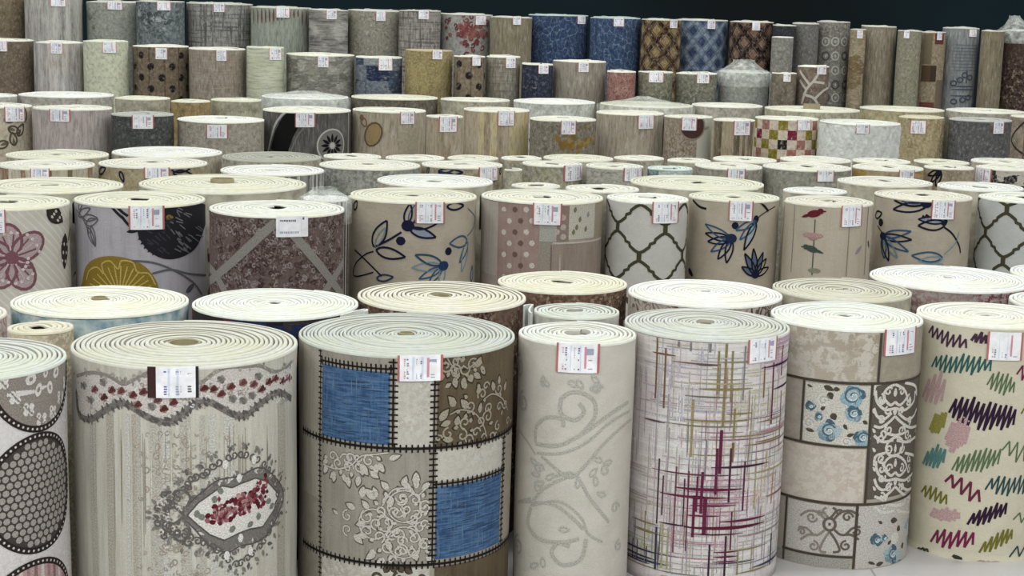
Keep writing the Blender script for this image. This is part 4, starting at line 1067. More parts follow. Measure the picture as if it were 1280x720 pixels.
# row five
def pat_swoosh(S):
    BK = (20, 18, 20); W = (196, 196, 190); G = (128, 124, 120)
    S.fill([(338, 186), (344, 164), (352, 148), (362, 138), (378, 136), (378, 150), (366, 172), (358, 196)], BK, lay=1)
    S.stroke([(334, 192), (340, 168), (346, 152), (358, 138)], 3, W, lay=2); S.stroke([(362, 194), (372, 170), (384, 156)], 2, G, lay=2)
    S.ell(415, 182, 19, 19, G, lay=1, n=24); S.ell(415, 182, 20, 20, W, ring=2, lay=2, n=24)
    for i in range(12):
        a = i*30; S.leaf(415+4*cos(radians(a)), 182-4*sin(radians(a)), 11, 4, a, None, BK, lay=3)
    S.ell(415, 182, 4, 4, W, lay=4); S.vline(437-3, 138, 196, 4, (164, 160, 150), 1)
def pat_vase(S):
    S.ell(466, 168, 9, 13, (176, 146, 96), rot=-25, lay=1); S.ell(466, 168, 11, 15, (122, 96, 66), ring=2.4, rot=-25, lay=2)
    S.leaf(458, 158, 16, 8, 130, (140, 110, 80), None, 2, lay=2); S.ell(452, 147, 4, 4, (140, 104, 84), lay=2)
    S.rect(497, 160, 520, 200, pile('mottle', (176, 168, 150), (156, 146, 130)), 0)
def pat_gold(S):
    rd = random.Random(2)
    for i in range(40):
        S.ell(rd.gauss(716, 11), rd.gauss(181, 7), rd.uniform(2, 5), rd.uniform(2, 3.5), rd.choice(((160, 120, 40), (146, 112, 50), (178, 146, 70))), rot=rd.uniform(0, 180), lay=1, n=7)
def pat_browncircle(S):
    S.rect(868, 140, 892, 200, (206, 206, 192), 0); S.ell(866, 158, 15, 15, (84, 56, 50), lay=2, n=20); S.ell(866, 158, 16, 16, (160, 140, 124), ring=2, lay=3, n=20)
def pat_leafrow(S):
    for x, y, a in ((10, 160, -20), (22, 170, 60), (10, 178, 200), (30, 152, 90), (18, 182, 100), (5, 150, 10)):
        S.leaf(x, y, 17, 9, a, (96, 84, 70), None, 2.2, lay=2); S.leaf(x, y, 10, 4, a, None, (120, 108, 84), lay=2)
def pat_navystrip(*items):
    def f(S):
        for x, y, L, w, a, c in items: S.leaf(x, y, L, w, a, c, None, 2.2, lay=2)
    return f
def pat_branches(S):
    W = (206, 200, 190)
    for p in ([(1002, 130), (1008, 112), (1018, 100), (1024, 90)], [(1008, 112), (1000, 100)], [(1012, 106), (1002, 92), (1000, 88)], [(1016, 102), (1030, 104)], [(1018, 124), (1028, 114), (1034, 110)], [(1004, 118), (1016, 122), (1022, 130)]): S.stroke(p, 3, W, lay=1)
def pat_blocks22(S):
    S.rect(1160, 82, 1167, 102, (74, 56, 42), 1); S.rect(1163, 42, 1173, 55, (118, 62, 52), 1); S.rect(1149, 82, 1160, 102, (96, 72, 50), 1); S.rect(1149, 128, 1167, 145, (122, 66, 62), 1)
    S.rect(1149, 42, 1160, 80, (128, 112, 90), 1); S.rect(1168, 100, 1181, 140, (128, 110, 92), 1)
def pat_printed(S):
    c = (78, 88, 102)
    for y in (108, 112, 120): S.hline(1188, 1215, y, 1.6, c, 1, True)
    for x, y in ((1206, 94), (1212, 97), (1200, 100), (1192, 104), (1210, 122), (1203, 125), (1192, 127)): S.ell(x, y, 3.5, 3, c, ring=1.8, lay=1, n=8)
    S.vline(1206, 88, 104, 1.6, c, 1)
    for i in range(9): S.hline(1186, 1216, 56+i*4, 1, (112, 120, 128), 1, True)
def pat_redpatch(S):
    rd = random.Random(9)
    for i in range(90):
        x = min(608, rd.gauss(588, 13)); y = 40+rd.gauss(0, 9)
        if x > 556: S.spiral(x, y, rd.uniform(2, 4), 1, rd.uniform(0, 360), 1.7, ((150, 72, 70), (168, 104, 98), (130, 58, 58))[i % 3], lay=1)
def pat_motifs(S):
    rd = random.Random(12)
    for y in (52, 70, 88, 106, 122):
        for x in (1032, 1044, 1055):
            S.ell(x, y, 4.5, 5, ((88, 84, 78), (196, 192, 184))[rd.randrange(2)], ring=1.8, lay=1, n=9); S.ell(x, y, 1.5, 2, (190, 186, 178), lay=1, n=6)
def pat_bars(c):
    def f(S):
        R = S.R; x = R.xL+(R.xR-R.xL)*.5
        for i, y in enumerate(range(int(R.yf)+14, int(R.yf)+90, 14)):
            S.hline(R.xL+8, R.xR-10, y+(i % 2)*2, 3, c, 1)
            S.ell(x+(i % 3)*8-6, y-7, 6, 4, c, ring=1.6, lay=1, n=10)
    return f
LP = (600, 300, 225, 210, 210); WORLD = .13; EXPO = 0.06

# ------------------------------------------------------------------ every roll in the shop
g1 = 'carpet rolls standing in the front row'
add(g1, -168, 88, 472, pile('mottle', (212, 208, 208), (196, 190, 190), (224, 220, 220), 1.4), 'front row carpet roll at the left edge with dark ringed medallions on white', H=.8, pat=pat_circles, top=(226, 230, 224), lod=0, pitch=.013, groove=yarn((176, 168, 160)))
add(g1, 82, 369, 461, pile('streak', (198, 196, 186), (180, 176, 164), (188, 182, 168), 1), 'large antique style carpet roll with red rose medallion and scroll border', H=.8, pat=pat_antique, top=(226, 226, 210), core=.042, lod=0, pitch=.0138, tag=(185, 457, 248, 497), tagstyle='dark', tube=True, groove=yarn((160, 152, 136)))
add(g1, 375, 645, 442, pile('plain', (158, 150, 138), (146, 138, 126)), 'patchwork carpet roll with blue denim squares and black stitching', H=.8, pat=pat_patchwork, top=(214, 218, 210), core=.02, lod=0, pitch=.011, tag=(497, 438, 553, 476), tube=True, groove=yarn((168, 166, 158)))
add(g1, 645, 796, 431, pile('plain', (200, 195, 186), (192, 187, 177)), 'narrow plain cream carpet roll with pale tone on tone scrolls', H=.8, pat=pat_scroll, top=(240, 242, 236), core=.03, lod=0, pitch=.013, tag=(696, 427, 749, 466), groove=yarn((196, 190, 178)))
add(g1, 779, 990, 421, pile('cross', (210, 206, 204), (196, 190, 186), (224, 220, 220), 1, (202, 186, 190)), 'white carpet roll with thin crosshatched plum, olive and navy lines', H=.8, pat=pat_crosshatch, top=(220, 224, 216), core=.022, lod=0, pitch=.0115, tag=(934, 415, 969, 452), tube=True, groove=yarn((176, 172, 164)))
add(g1, 958, 1158, 415, pile('plain', (176, 168, 156), (166, 158, 146)), 'carpet roll with blue roses and white fretwork in brown framed squares', H=.8, pat=pat_rosegrid, top=(246, 248, 242), core=.02, lod=0, pitch=.012, tag=(1104, 408, 1142, 443), seam=-62, mirror=True)
add(g1, 1144, 1330, 415, pile('plain', (206, 200, 180), (200, 193, 173)), 'cream carpet roll covered with scribbled purple, teal and green marks', H=.8, pat=pat_scribbles, top=(248, 247, 236), core=.02, lod=0, pitch=.012, tag=(1234, 415, 1277, 450), seam=-70, mirror=True)
g2 = 'white backed carpet rolls in the second row'
add(g2, -165, 8, 408, pile('damask', (196, 180, 176), (136, 86, 92), (206, 196, 190)), 'second row pink patterned carpet roll cut by the left edge', H=.8, top=(240, 236, 232), lod=1)
add(g2, 18, 100, 412, pile('mottle', (214, 204, 176), (170, 160, 140)), 'small roll with wavy cream edges behind the medallion roll', H=.79, top=(234, 228, 200), lod=1, pitch=.016, core=.02)
add(g2, 5, 232, 399, pile('plain', (202, 212, 212), (96, 140, 156)), 'broad white roll end with a pale plugged core, second row far left', H=.8, top=(248, 248, 234), lod=0, core=.022, pitch=.011, tube=.012)
add(g2, 235, 447, 405, pile('blocks', (62, 56, 56), (34, 32, 38), (36, 48, 84), 1, (96, 50, 50)), 'dark patchwork roll with flat white end behind the antique roll', H=.8, top=(246, 248, 242), lod=0, core=.014, pitch=.011, seam=150, flap=(48, .10, .02))
add(g2, 430, 655, 398, pile('mottle', (120, 96, 84), (64, 44, 40), (180, 170, 150)), 'loosely wound cream roll end showing an open core, behind the denim patchwork', H=.8, top=(240, 236, 216), lod=0, core=.03, pitch=.015, tube=True, groove=yarn((150, 140, 120)))
add(g2, 612, 786, 378, pile('mottle', (130, 104, 88), (80, 56, 48), (176, 166, 146)), 'yellowish cream roll end with dark open core above the narrow scroll roll', H=.8, top=(242, 238, 214), lod=0, core=.036, pitch=.013)
add(g2, 666, 772, 399, pile('plain', (210, 208, 200)), 'small tightly wound white roll just behind the narrow scroll roll', H=.8, top=(226, 230, 224), lod=0, core=.02, pitch=.012, groove=yarn((170, 166, 158)), flap=(-70, -.12, .02))
add(g2, 778, 975, 379, pile('damask', (186, 176, 166), (90, 70, 66), (206, 200, 190)), 'bright white oval roll end behind the crosshatched roll', H=.8, top=(252, 252, 248), lod=0, core=.014, pitch=.011)
add(g2, 960, 1146, 384, pile('plain', (200, 194, 176)), 'beige roll end with dotted winding lines behind the blue rose roll', H=.8, top=(224, 220, 200), lod=0, core=.014, pitch=.012, groove=yarn((170, 164, 148)))
add(g2, 1088, 1300, 372, pile('mottle', (172, 160, 156), (120, 70, 78), (190, 180, 174), .8), 'wide bright white roll end with mottled wine red face, second row right', H=.8, top=(252, 252, 250), lod=0, core=.014, pitch=.011)
add(g2, 1256, 1420, 392, pile('plain', (214, 208, 204)), 'white roll end cut by the right edge behind the scribbled roll', H=.8, top=(244, 244, 240), lod=1)
add(g2, 1262, 1440, 331, pile('plain', (214, 208, 204)), 'white roll end at the right edge in front of the last trellis roll', H=.8, back=True, top=(248, 248, 244), lod=1)
g3 = 'patterned carpet rolls in the third row'
BG = pile('plain', (182, 172, 156), (172, 162, 146))
add(g3, -62, 94, 259, pile('diag', (200, 194, 184), (214, 208, 200), (190, 186, 172), 1), 'third row roll with pink flower and dark butterfly wings', H=1.0, pat=pat_flower_pink, top=YEL, lod=1, tag=(-20, 262, 7, 291))
add(g3, 93, 260, 257, pile('streak', (172, 168, 174), (160, 156, 164), (186, 182, 186), 1), 'lilac grey roll with mustard bloom and black dahlia', H=1.0, pat=pat_mustard, top=YEL, lod=1, tag=(161, 257, 205, 287))
add(g3, 262, 432, 270, pile('mottle', (112, 96, 92), (78, 62, 60), (140, 126, 122), 1.5), 'mauve brown damask roll with grey diamond lattice bands', H=1.0, pat=pat_mauve, top=(240, 240, 228), lod=1, tag=(345, 268, 384, 296), tagstyle='plain')
add(g3, 436, 600, 252, BG, 'beige roll with blue leaf sprays between the mauve roll and the pink dotted roll', H=1.0, pat=pat_blueleaf1, top=YEL, lod=1, tag=(519, 250, 555, 279), seam=-75, mirror=True)
add(g3, 597, 754, 255, pile('plain', (168, 156, 146), (158, 146, 136)), 'dusty pink patchwork roll with white polka dots', H=1.0, pat=pat_pinkpatch, top=(240, 238, 220), lod=1, tag=(666, 254, 702, 281))
add(g3, 756, 859, 254, pile('plain', (200, 198, 194), (192, 190, 186)), 'narrow white roll with olive trellis beside the pink dotted roll', H=1.0, pat=pat_trellis5, top=(248, 248, 240), lod=1, tag=(815, 248, 847, 279))
add(g3, 859, 975, 252, BG, 'beige roll with blue flower bursts between the white trellis roll and the bird roll', H=1.0, pat=pat_blueleaf2, top=YEL, lod=1, tag=(911, 249, 941, 276))
add(g3, 974, 1086, 255, pile('streak', (188, 178, 162), (180, 170, 154), (196, 186, 170), .6), 'cream beige roll with a column of small red and green birds', H=1.0, pat=pat_birds, top=(236, 232, 212), lod=1, tag=(1051, 252, 1076, 283), seam=-70, mirror=True)
add(g3, 1090, 1212, 250, BG, 'beige roll with dark blue leaves and curling stem, right of the birds', H=1.0, pat=pat_blueleaf3, top=(240, 236, 216), lod=1, tag=(1164, 248, 1193, 274))
add(g3, 1210, 1330, 250, pile('plain', (192, 194, 192), (184, 186, 184)), 'white roll with olive trellis at the right edge', H=1.0, pat=pat_trellis9, top=(246, 246, 234), lod=1)
g3b = 'cream roll ends standing behind the third row'
for a in ((-30, 152, 242, 'yellowish cream roll end behind the pink flower roll', YEL, {}), (153, 374, 246, 'wide cream roll end with brown core behind the mustard bloom roll', YEL, {'tube': .02, 'core': .045}),
          (386, 442, 247, 'plastic wrapped white roll gathered to a peak behind the mauve roll', WHT, {'wrapc': (.035, .04, 0), 'base': pile('stripes', (70, 62, 60), (206, 200, 196), (60, 54, 54), 2)}), (467, 612, 235, 'clean white oval roll end behind the blue leaf roll', WHT, {'core': .03}),
          (640, 702, 236, 'small cream roll end behind the dotted pink roll', CREAM, {}), (702, 796, 241, 'loosely coiled white roll end behind the white trellis roll', CREAM, {'pitch': .022}), (799, 972, 243, 'broad cream roll end behind the blue burst roll', YEL, {'seam': 60}),
          (978, 1058, 243, 'rounded white roll end behind the bird roll', WHT, {}), (1062, 1188, 239, 'cream roll end behind the curling stem roll', CREAM, {}), (1190, 1310, 246, 'cream roll end behind the right edge trellis roll', WHT, {})):
    k = dict(top=a[4], lod=1); k.update(a[5]); b = k.pop('base', pile('plain', (204, 198, 180)))
    add(g3b, a[0], a[1], a[2], b, a[3], H=1.0, **k)
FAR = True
g4 = 'half hidden carpet rolls in the fourth row'
def D4(x, y, L, w, a, c): return (x, y, L, w, a, c)
for xL, xR, y, b, lab, k in (
    (0, 121, 208, pile('stripes', (196, 186, 164), (150, 120, 96), (206, 200, 182), 1, (120, 112, 84)), 'striped brown and cream roll, fourth row far left', dict(tag=(38, 207, 62, 222))),
    (122, 257, 209, pile('plain', (172, 160, 132), (160, 146, 116)), 'tan roll with two navy leaves, fourth row left', dict(tag=(180, 207, 212, 223), pat=pat_navystrip((124, 216, 24, 8, 20, (28, 32, 60)), (150, 214, 14, 5, -70, (28, 32, 60)), (214, 212, 26, 8, 0, (22, 28, 66)), (216, 216, 28, 8, -8, (22, 28, 66))))),
    (266, 399, 221, pile('stripes', (150, 150, 146), (206, 204, 196), (110, 108, 106), 1.6), 'white oval roll end with narrow grey striped face, fourth row', dict(top=WHT)),
    (400, 524, 209, pile('mottle', (164, 164, 156), (120, 122, 118), (186, 184, 176), .9), 'mottled grey roll, fourth row behind the blue leaf roll', dict()),
    (525, 626, 209, pile('plain', (184, 172, 148)), 'beige roll with one navy flower, fourth row centre left', dict(tag=(598, 207, 621, 226), pat=pat_navystrip((548, 214, 32, 8, 0, NAVY), (548, 217, 34, 7, -8, NAVY), (550, 213, 22, 8, 12, (40, 60, 110)), (624, 218, 12, 6, 60, DK), (534, 218, 12, 4, 70, (80, 80, 76))))),
    (628, 652, 212, pile('plain', (188, 182, 162)), 'very narrow plain beige roll, fourth row', dict()),
    (653, 729, 208, pile('mottle', (176, 170, 148), (140, 138, 116), (150, 146, 150), .9), 'grey green mottled roll with tag near its right side, fourth row', dict(tag=(704, 206, 729, 226))),
    (730, 803, 210, pile('blocks', (178, 176, 164), (120, 118, 112), (190, 186, 174), 1.4), 'grey tile patterned roll, fourth row above the white trellis roll', dict(tag=(779, 208, 801, 226))),
    (808, 864, 212, pile('blocks', (204, 214, 210), (70, 100, 108), (150, 170, 170), .8), 'small white and teal blocked roll, fourth row', dict(top=(226, 238, 232))),
    (865, 950, 209, pile('mottle', (168, 160, 148), (146, 140, 130), (180, 172, 162), 1), 'taupe speckled roll, fourth row behind the blue burst roll', dict(tag=(909, 209, 931, 229))),
    (951, 1062, 212, pile('mottle', (160, 158, 146), (142, 142, 132), (172, 168, 156), .6), 'hazy grey roll, fourth row behind the birds', dict(tag=(1021, 209, 1042, 227))),
    (1064, 1152, 211, pile('blocks', (176, 160, 130), (170, 140, 80), (186, 178, 158), .6), 'ochre and beige roll, fourth row right', dict(tag=(1123, 209, 1142, 232))),
    (1154, 1216, 211, pile('plain', (176, 160, 136)), 'beige roll with a fan of black leaves, fourth row right', dict(pat=pat_navystrip((1176, 214, 20, 6, 200, BKB), (1176, 214, 20, 6, 230, BKB), (1176, 214, 20, 6, 255, BKB), (1172, 220, 14, 5, 80, BKB)))),
    (1218, 1300, 212, pile('blocks', (32, 32, 34), (196, 190, 180), (24, 24, 26), 2.2), 'black and white geometric roll at the right edge, fourth row', dict(tag=(1219, 210, 1240, 228)))):
    kk = dict(top=CREAM, lod=1); kk.update(k); add(g4, xL, xR, y, b, lab, H=1.0, **kk)
g4b = 'cream roll ends standing behind the fourth row'
i = 0
for xL, xR, y, t, lab in ((0, 132, 202, YEL, 'yellowish roll end behind the striped fourth row roll'), (138, 276, 197, WHT, 'smooth white roll end behind the navy leaf tan roll'), (278, 402, 201, (186, 186, 168), 'greyish shaggy roll end behind the white oval end'),
                          (404, 478, 201, CREAM, 'cream roll end beside the greyish shaggy end'), (480, 556, 202, CREAM, 'cream roll end behind the mottled grey roll'), (557, 622, 200, YEL, 'yellowish small roll end behind the navy flower roll'), (624, 676, 200, CREAM, 'small cream roll end behind the very narrow roll'),
                          (678, 766, 201, YEL, 'yellow cream roll end behind the grey tile roll'), (768, 832, 201, CREAM, 'cream roll end behind the teal blocked roll'), (834, 890, 203, CREAM, 'cream roll end left of the striped fifth row roll'), (892, 972, 204, CREAM, 'cream roll end before the checkered roll'), (974, 1064, 206, CREAM, 'cream roll end before the white shaggy roll'),
                          (1066, 1140, 207, CREAM, 'cream roll end before the tan shaggy roll'), (1142, 1212, 206, YEL, 'yellowish roll end before the charcoal roll'), (1214, 1300, 206, CREAM, 'cream roll end by the right edge behind the geometric roll')):
    add(g4b, xL, xR, y, pile('plain', (196, 188, 168)), lab, H=1.0, top=t, lod=1)
g5 = 'carpet rolls in the fifth row'
for xL, xR, y, b, lab, k in (
    (-50, 39, 134, pile('plain', (200, 190, 172), (190, 178, 158)), 'cream roll with brown leaf outlines at the left edge, fifth row', dict(pat=pat_leafrow, tag=(5, 131, 30, 152))),
    (40, 139, 137, pile('streak', (182, 172, 168), (170, 160, 156), (192, 182, 176), 1), 'pinkish grey streaked roll, fifth row left', dict(tag=(62, 132, 88, 152))),
    (140, 218, 144, pile('mottle', (82, 84, 82), (66, 68, 68), (98, 98, 96), 1), 'low dark charcoal roll with pink edged tag, fifth row left', dict(tag=(165, 143, 192, 161), H=1.13, top=(190, 194, 184))),
    (219, 328, 153, pile('mottle', (170, 164, 150), (150, 140, 126), (182, 178, 164), .7), 'faded beige roll with white end, lower than its fifth row neighbours', dict(tag=(258, 156, 285, 173), top=WHT, H=1.1)),
    (328, 438, 140, pile('streak', (96, 94, 92), (80, 78, 78), (112, 110, 108), 1), 'dark grey roll with black swoosh and round lace motif', dict(pat=pat_swoosh, tag=(369, 141, 394, 159))),
    (440, 531, 140, pile('streak', (180, 168, 148), (168, 156, 138), (190, 180, 160), .7), 'beige roll with a tilted vase motif, fifth row', dict(pat=pat_vase, tag=(500, 139, 518, 155))),
    (532, 578, 146, pile('streak', (176, 162, 140), (160, 146, 126), (188, 176, 156), .8), 'narrow beige roll right of the vase roll, fifth row', dict(tag=(549, 145, 571, 165))),
    (579, 661, 139, pile('stripes', (186, 172, 150), (204, 190, 150), (168, 152, 130), .6, (200, 180, 130)), 'beige and pale yellow vertically striped roll, fifth row', dict(tag=(622, 138, 643, 157))),
    (662, 744, 151, pile('mottle', (138, 132, 116), (112, 106, 94), (160, 152, 130), .8), 'grey brown roll with a gold splash, fifth row', dict(pat=pat_gold, tag=(701, 150, 720, 168), H=1.12)),
    (745, 829, 143, pile('streak', (178, 166, 150), (156, 142, 126), (190, 184, 168), .7), 'beige streaked roll right of the gold splash roll', dict(tag=(797, 144, 817, 161))),
    (830, 890, 147, pile('mottle', (164, 150, 134), (126, 112, 98), (180, 170, 154), 1.2), 'speckled tan roll with a brown disc on white', dict(pat=pat_browncircle, tag=(852, 146, 871, 163))),
    (891, 943, 151, pile('stripes', (170, 156, 130), (120, 108, 90), (200, 190, 160), 1.3, (96, 88, 70)), 'narrow multicoloured striped roll left of the checkered roll', dict(tag=(917, 151, 937, 169))),
    (944, 1023, 150, pile('checker', (222, 206, 190), (128, 36, 62), (146, 132, 48), 1, (168, 116, 106)), 'checkered roll with red, olive and cream squares', dict(tag=(996, 148, 1013, 163))),
    (1024, 1124, 156, pile('shag', (246, 248, 242), (228, 232, 224), (250, 250, 250)), 'fluffy white shaggy roll, fifth row right', dict(shag=.010, tag=(1070, 155, 1087, 167), top=(240, 242, 232), lod=0)),
    (1125, 1182, 148, pile('shag', (190, 174, 138), (166, 148, 112), (206, 192, 158)), 'fluffy tan shaggy roll right of the white shaggy roll', dict(shag=.009, tag=(1138, 151, 1158, 167), top=(222, 216, 180), lod=0)),
    (1183, 1262, 151, pile('mottle', (98, 98, 98), (82, 82, 84), (112, 112, 110), .7), 'charcoal grey roll with small white tag, fifth row right', dict(tag=(1241, 152, 1254, 167), top=(196, 196, 190))),
    (1263, 1340, 148, pile('plain', (168, 154, 136)), 'tan roll with thin dark lines cut by the right edge', dict(pat=lambda S: (S.stroke([(1281, 152), (1268, 165), (1264, 176), (1270, 186), (1281, 194)], 2.4, (76, 56, 44)), S.vline(1275, 150, 200, 1.5, (120, 100, 84)))))):
    kk = dict(top=CREAM, lod=1, H=1.15); kk.update(k); add(g5, xL, xR, y, b, lab, **kk)
g5b = 'rolls standing behind the fifth row with only their ends showing'
for xL, xR, y, t, b, lab, k in (
    (-40, 21, 120, WHT, (206, 206, 196), 'white roll end behind the brown leaf roll', {}), (22, 141, 121, WHT, (200, 196, 186), 'long white roll end behind the pinkish grey roll', {}), (143, 212, 124, YEL, (196, 190, 170), 'cream roll behind the charcoal fifth row roll', {}),
    (213, 262, 127, YEL, (176, 150, 104), 'yellowish tan roll behind the faded beige roll', {}), (263, 326, 126, YEL, (188, 184, 160), 'cream roll behind the faded beige roll, next to a yellowish tan one', {}), (328, 436, 123, WHT, (206, 206, 198), 'white wrapped roll end behind the lace motif roll', {'wrapc': (.03, .05, .01)}),
    (438, 548, 124, YEL, (120, 112, 100), 'cream roll end with dark speckled rim behind the vase roll', {}), (550, 636, 126, CREAM, (196, 190, 170), 'cream roll end behind the pale yellow striped roll', {}), (638, 742, 129, WHT, (224, 226, 218), 'fluffy white roll end behind the gold splash roll', {}),
    (744, 858, 130, YEL, (206, 200, 170), 'cream roll gathered to a soft peak behind the brown disc roll', {'wrapc': (.045, .03, -.02)}), (860, 950, 133, CREAM, (196, 190, 176), 'cream roll end behind the narrow striped roll', {}), (952, 1072, 139, YEL, (206, 202, 176), 'yellowish roll end with a raised core behind the checkered roll', {'tube': .03, 'core': .05}),
    (1074, 1180, 139, YEL, (200, 190, 150), 'yellow roll end behind the tan shaggy roll', {}), (1182, 1280, 141, CREAM, (196, 190, 176), 'cream roll end behind the charcoal right roll', {})):
    add(g5b, xL, xR, y, pile('plain', b), lab, H=1.15, top=t, lod=1, **k)
g6 = 'carpet rolls in the sixth row'
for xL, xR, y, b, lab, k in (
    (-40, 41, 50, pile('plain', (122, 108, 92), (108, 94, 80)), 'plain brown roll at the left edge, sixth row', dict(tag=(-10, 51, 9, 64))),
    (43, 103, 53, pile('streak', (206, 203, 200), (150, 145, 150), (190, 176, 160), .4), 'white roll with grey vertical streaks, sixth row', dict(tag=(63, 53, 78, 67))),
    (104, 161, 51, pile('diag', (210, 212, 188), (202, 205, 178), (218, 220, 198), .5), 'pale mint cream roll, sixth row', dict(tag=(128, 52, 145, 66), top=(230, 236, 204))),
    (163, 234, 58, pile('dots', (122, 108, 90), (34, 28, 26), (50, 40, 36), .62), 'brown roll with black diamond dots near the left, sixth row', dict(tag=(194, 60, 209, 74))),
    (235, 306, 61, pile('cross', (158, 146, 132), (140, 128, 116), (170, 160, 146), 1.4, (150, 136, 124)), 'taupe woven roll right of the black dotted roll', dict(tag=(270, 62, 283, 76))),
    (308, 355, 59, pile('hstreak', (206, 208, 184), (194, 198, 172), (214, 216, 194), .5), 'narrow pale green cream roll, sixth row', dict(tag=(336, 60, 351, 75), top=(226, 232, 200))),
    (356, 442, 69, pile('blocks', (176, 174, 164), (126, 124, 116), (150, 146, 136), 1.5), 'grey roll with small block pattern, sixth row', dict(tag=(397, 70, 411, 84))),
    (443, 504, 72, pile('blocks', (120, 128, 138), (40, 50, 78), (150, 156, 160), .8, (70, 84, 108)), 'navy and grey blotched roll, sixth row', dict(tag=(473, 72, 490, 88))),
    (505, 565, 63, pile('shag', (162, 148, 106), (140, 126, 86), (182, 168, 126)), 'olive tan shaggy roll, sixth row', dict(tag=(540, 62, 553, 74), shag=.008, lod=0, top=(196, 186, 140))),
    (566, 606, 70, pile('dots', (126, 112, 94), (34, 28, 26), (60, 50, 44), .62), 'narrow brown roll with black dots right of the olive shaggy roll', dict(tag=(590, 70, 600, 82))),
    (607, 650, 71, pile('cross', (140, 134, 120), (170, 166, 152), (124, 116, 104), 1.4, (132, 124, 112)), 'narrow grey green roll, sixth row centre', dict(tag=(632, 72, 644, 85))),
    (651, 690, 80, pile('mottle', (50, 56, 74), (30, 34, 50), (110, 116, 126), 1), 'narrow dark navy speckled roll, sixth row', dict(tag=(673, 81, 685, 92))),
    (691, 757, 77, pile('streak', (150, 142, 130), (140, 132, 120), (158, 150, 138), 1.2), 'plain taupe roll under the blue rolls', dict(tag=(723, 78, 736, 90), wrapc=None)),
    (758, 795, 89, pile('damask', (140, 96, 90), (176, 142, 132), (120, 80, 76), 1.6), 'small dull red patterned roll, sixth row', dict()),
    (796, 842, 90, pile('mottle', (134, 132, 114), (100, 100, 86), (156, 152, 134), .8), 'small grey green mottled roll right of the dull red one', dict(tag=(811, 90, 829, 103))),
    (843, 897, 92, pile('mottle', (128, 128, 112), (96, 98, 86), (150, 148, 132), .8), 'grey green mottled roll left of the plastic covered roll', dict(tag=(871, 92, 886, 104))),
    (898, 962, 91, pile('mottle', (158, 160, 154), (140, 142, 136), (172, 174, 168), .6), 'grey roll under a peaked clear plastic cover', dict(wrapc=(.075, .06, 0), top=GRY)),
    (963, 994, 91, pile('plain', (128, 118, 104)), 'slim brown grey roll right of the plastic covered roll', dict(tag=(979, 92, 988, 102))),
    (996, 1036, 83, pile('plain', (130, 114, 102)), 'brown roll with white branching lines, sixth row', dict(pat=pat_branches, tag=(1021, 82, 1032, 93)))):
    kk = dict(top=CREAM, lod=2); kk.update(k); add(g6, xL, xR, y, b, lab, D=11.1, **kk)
g7 = 'tall carpet rolls in the back row'
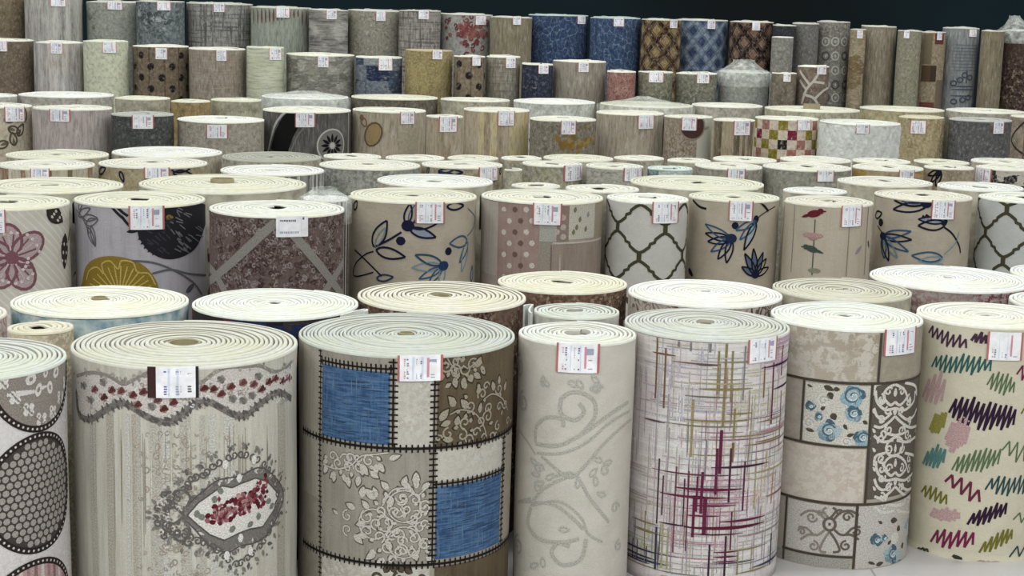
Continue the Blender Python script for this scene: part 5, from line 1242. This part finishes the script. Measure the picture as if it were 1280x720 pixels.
for xL, xR, y, b, lab, k in (
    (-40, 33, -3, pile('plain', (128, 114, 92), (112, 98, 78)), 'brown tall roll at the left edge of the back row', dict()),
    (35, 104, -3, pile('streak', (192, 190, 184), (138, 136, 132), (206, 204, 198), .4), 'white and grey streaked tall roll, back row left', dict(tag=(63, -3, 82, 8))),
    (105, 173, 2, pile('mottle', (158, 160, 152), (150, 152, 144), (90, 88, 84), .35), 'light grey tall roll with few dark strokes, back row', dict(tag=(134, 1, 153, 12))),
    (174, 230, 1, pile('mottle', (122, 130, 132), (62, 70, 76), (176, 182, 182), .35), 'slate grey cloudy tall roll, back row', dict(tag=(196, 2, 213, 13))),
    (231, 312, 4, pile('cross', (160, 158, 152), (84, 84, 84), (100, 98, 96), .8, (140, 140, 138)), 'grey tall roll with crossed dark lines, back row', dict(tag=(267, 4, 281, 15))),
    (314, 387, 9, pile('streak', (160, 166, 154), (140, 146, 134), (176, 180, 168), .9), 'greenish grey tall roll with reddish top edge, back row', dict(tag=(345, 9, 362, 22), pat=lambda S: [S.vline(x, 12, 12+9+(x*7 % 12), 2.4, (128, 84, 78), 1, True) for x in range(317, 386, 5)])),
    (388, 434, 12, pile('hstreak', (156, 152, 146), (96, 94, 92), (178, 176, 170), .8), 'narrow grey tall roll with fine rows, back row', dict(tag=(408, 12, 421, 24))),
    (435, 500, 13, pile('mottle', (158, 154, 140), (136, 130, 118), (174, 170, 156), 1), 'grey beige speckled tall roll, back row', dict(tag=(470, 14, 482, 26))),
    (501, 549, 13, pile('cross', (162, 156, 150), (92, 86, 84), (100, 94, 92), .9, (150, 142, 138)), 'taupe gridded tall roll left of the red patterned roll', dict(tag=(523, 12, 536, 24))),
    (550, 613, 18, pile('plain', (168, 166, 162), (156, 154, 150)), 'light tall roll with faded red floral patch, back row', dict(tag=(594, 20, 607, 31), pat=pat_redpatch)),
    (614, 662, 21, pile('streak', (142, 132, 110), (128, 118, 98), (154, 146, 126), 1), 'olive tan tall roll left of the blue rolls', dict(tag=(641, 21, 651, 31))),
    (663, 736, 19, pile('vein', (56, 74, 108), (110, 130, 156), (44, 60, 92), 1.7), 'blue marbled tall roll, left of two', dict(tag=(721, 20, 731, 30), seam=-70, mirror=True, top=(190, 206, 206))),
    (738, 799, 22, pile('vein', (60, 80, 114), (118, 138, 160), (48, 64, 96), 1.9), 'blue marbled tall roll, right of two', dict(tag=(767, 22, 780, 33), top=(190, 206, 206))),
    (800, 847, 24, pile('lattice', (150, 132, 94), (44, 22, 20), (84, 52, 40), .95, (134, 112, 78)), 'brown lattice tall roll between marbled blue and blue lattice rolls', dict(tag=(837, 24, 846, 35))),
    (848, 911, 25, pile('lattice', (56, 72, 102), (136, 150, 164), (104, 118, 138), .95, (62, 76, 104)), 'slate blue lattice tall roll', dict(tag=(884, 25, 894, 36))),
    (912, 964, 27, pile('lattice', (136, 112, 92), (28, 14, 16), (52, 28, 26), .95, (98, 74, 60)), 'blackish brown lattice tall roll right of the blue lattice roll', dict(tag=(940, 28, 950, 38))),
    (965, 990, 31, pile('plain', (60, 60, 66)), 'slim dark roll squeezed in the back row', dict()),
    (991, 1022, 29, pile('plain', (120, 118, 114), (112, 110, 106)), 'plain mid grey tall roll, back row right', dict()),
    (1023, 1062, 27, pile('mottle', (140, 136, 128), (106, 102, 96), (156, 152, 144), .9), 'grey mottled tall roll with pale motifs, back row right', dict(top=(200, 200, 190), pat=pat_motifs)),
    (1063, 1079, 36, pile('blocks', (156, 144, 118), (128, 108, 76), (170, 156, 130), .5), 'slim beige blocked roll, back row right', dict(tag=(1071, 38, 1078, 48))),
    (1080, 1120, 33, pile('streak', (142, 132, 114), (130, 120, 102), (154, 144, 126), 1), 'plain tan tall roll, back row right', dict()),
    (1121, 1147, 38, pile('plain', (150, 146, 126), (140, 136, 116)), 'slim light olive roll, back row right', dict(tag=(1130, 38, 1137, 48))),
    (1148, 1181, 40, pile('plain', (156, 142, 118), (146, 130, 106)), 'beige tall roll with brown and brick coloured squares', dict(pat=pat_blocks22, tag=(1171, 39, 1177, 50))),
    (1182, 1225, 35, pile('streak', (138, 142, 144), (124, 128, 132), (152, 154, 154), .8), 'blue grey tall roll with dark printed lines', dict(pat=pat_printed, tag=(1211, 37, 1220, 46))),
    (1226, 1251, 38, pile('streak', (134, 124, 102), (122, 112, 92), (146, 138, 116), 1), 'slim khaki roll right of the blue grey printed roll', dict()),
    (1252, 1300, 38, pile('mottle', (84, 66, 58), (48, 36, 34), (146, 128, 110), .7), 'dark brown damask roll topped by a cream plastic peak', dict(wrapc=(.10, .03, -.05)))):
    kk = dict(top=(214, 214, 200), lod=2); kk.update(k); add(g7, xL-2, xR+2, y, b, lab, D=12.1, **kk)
add(g7, 964, 991, 46, pile('mottle', (150, 148, 140), (124, 122, 116), (164, 162, 156), 1), 'slim light grey roll in front of the dark slim back row roll', D=11.7, lod=2)

FAR = False
relax()
for R in ROLLS:
    build_roll(R)

# ------------------------------------------------------------------ setting
def setting(name, V, FC, m):
    o = mesh_obj(name, V, FC, [m], smooth=False); o['kind'] = 'structure'; return o
N = NT('polished_floor_tile', .35); N.b.inputs['Specular IOR Level'].default_value = .4
br = N.n('ShaderNodeTexBrick'); N.l(N.map(1, 1, 'Object'), br.inputs[0]); br.offset = 0; br.inputs['Scale'].default_value = 1
br.inputs['Brick Width'].default_value = .6; br.inputs['Row Height'].default_value = .6; br.inputs['Mortar Size'].default_value = .004
br.inputs['Color1'].default_value = lin((196, 192, 192)); br.inputs['Color2'].default_value = lin((190, 186, 187)); br.inputs['Mortar'].default_value = lin((150, 146, 146))
N.out(N.mix(N.ramp(N.noise(N.map(3, 3, 'Object'), 1, 4), .4, .65, 0, .4), br.outputs[0], lin((176, 172, 172))))
setting('floor', [(-9, -3, -.1), (9, -3, -.1), (9, 15.2, -.1), (-9, 15.2, -.1), (-9, -3, 0), (9, -3, 0), (9, 15.2, 0), (-9, 15.2, 0)],
        [(4, 5, 6, 7), (3, 2, 1, 0), (0, 1, 5, 4), (1, 2, 6, 5), (2, 3, 7, 6), (3, 0, 4, 7)], N.m)
N = NT('dark_painted_wall', .8)
N.out(N.mix(N.ramp(N.noise(N.map(.35, .35, 'Object'), 1, 2), .4, .6), lin((17, 36, 43)), lin((10, 20, 24))))
setting('wall_back', [(-9, 15, 0), (9, 15, 0), (9, 15, 5), (-9, 15, 5), (-9, 15.2, 0), (9, 15.2, 0), (9, 15.2, 5), (-9, 15.2, 5)],
        [(0, 1, 2, 3), (7, 6, 5, 4), (0, 4, 5, 1), (2, 6, 7, 3), (1, 5, 6, 2), (0, 3, 7, 4)], N.m)
# ceiling fluorescent rows (as lights)
for k, y in enumerate((-2.5, 1.5, 5.5, 9.0, 11.5)):
    l = bpy.data.lights.new('fluorescent_row', 'AREA'); l.shape = 'RECTANGLE'; l.size = 13; l.size_y = .5
    l.energy = LP[k]; l.color = (.97, 1, .965)
    o = bpy.data.objects.new('fluorescent_row', l); COL.objects.link(o); o.location = (0, y, 4.4)
w = bpy.data.worlds.new('shop_air'); SC.world = w; w.use_nodes = True
w.node_tree.nodes['Background'].inputs[0].default_value = (.95, .98, 1, 1); w.node_tree.nodes['Background'].inputs[1].default_value = WORLD
SC.view_settings.view_transform = 'Standard'; SC.view_settings.look = 'None'; SC.view_settings.gamma = 1; SC.view_settings.exposure = EXPO
SC.view_settings.use_curve_mapping = False
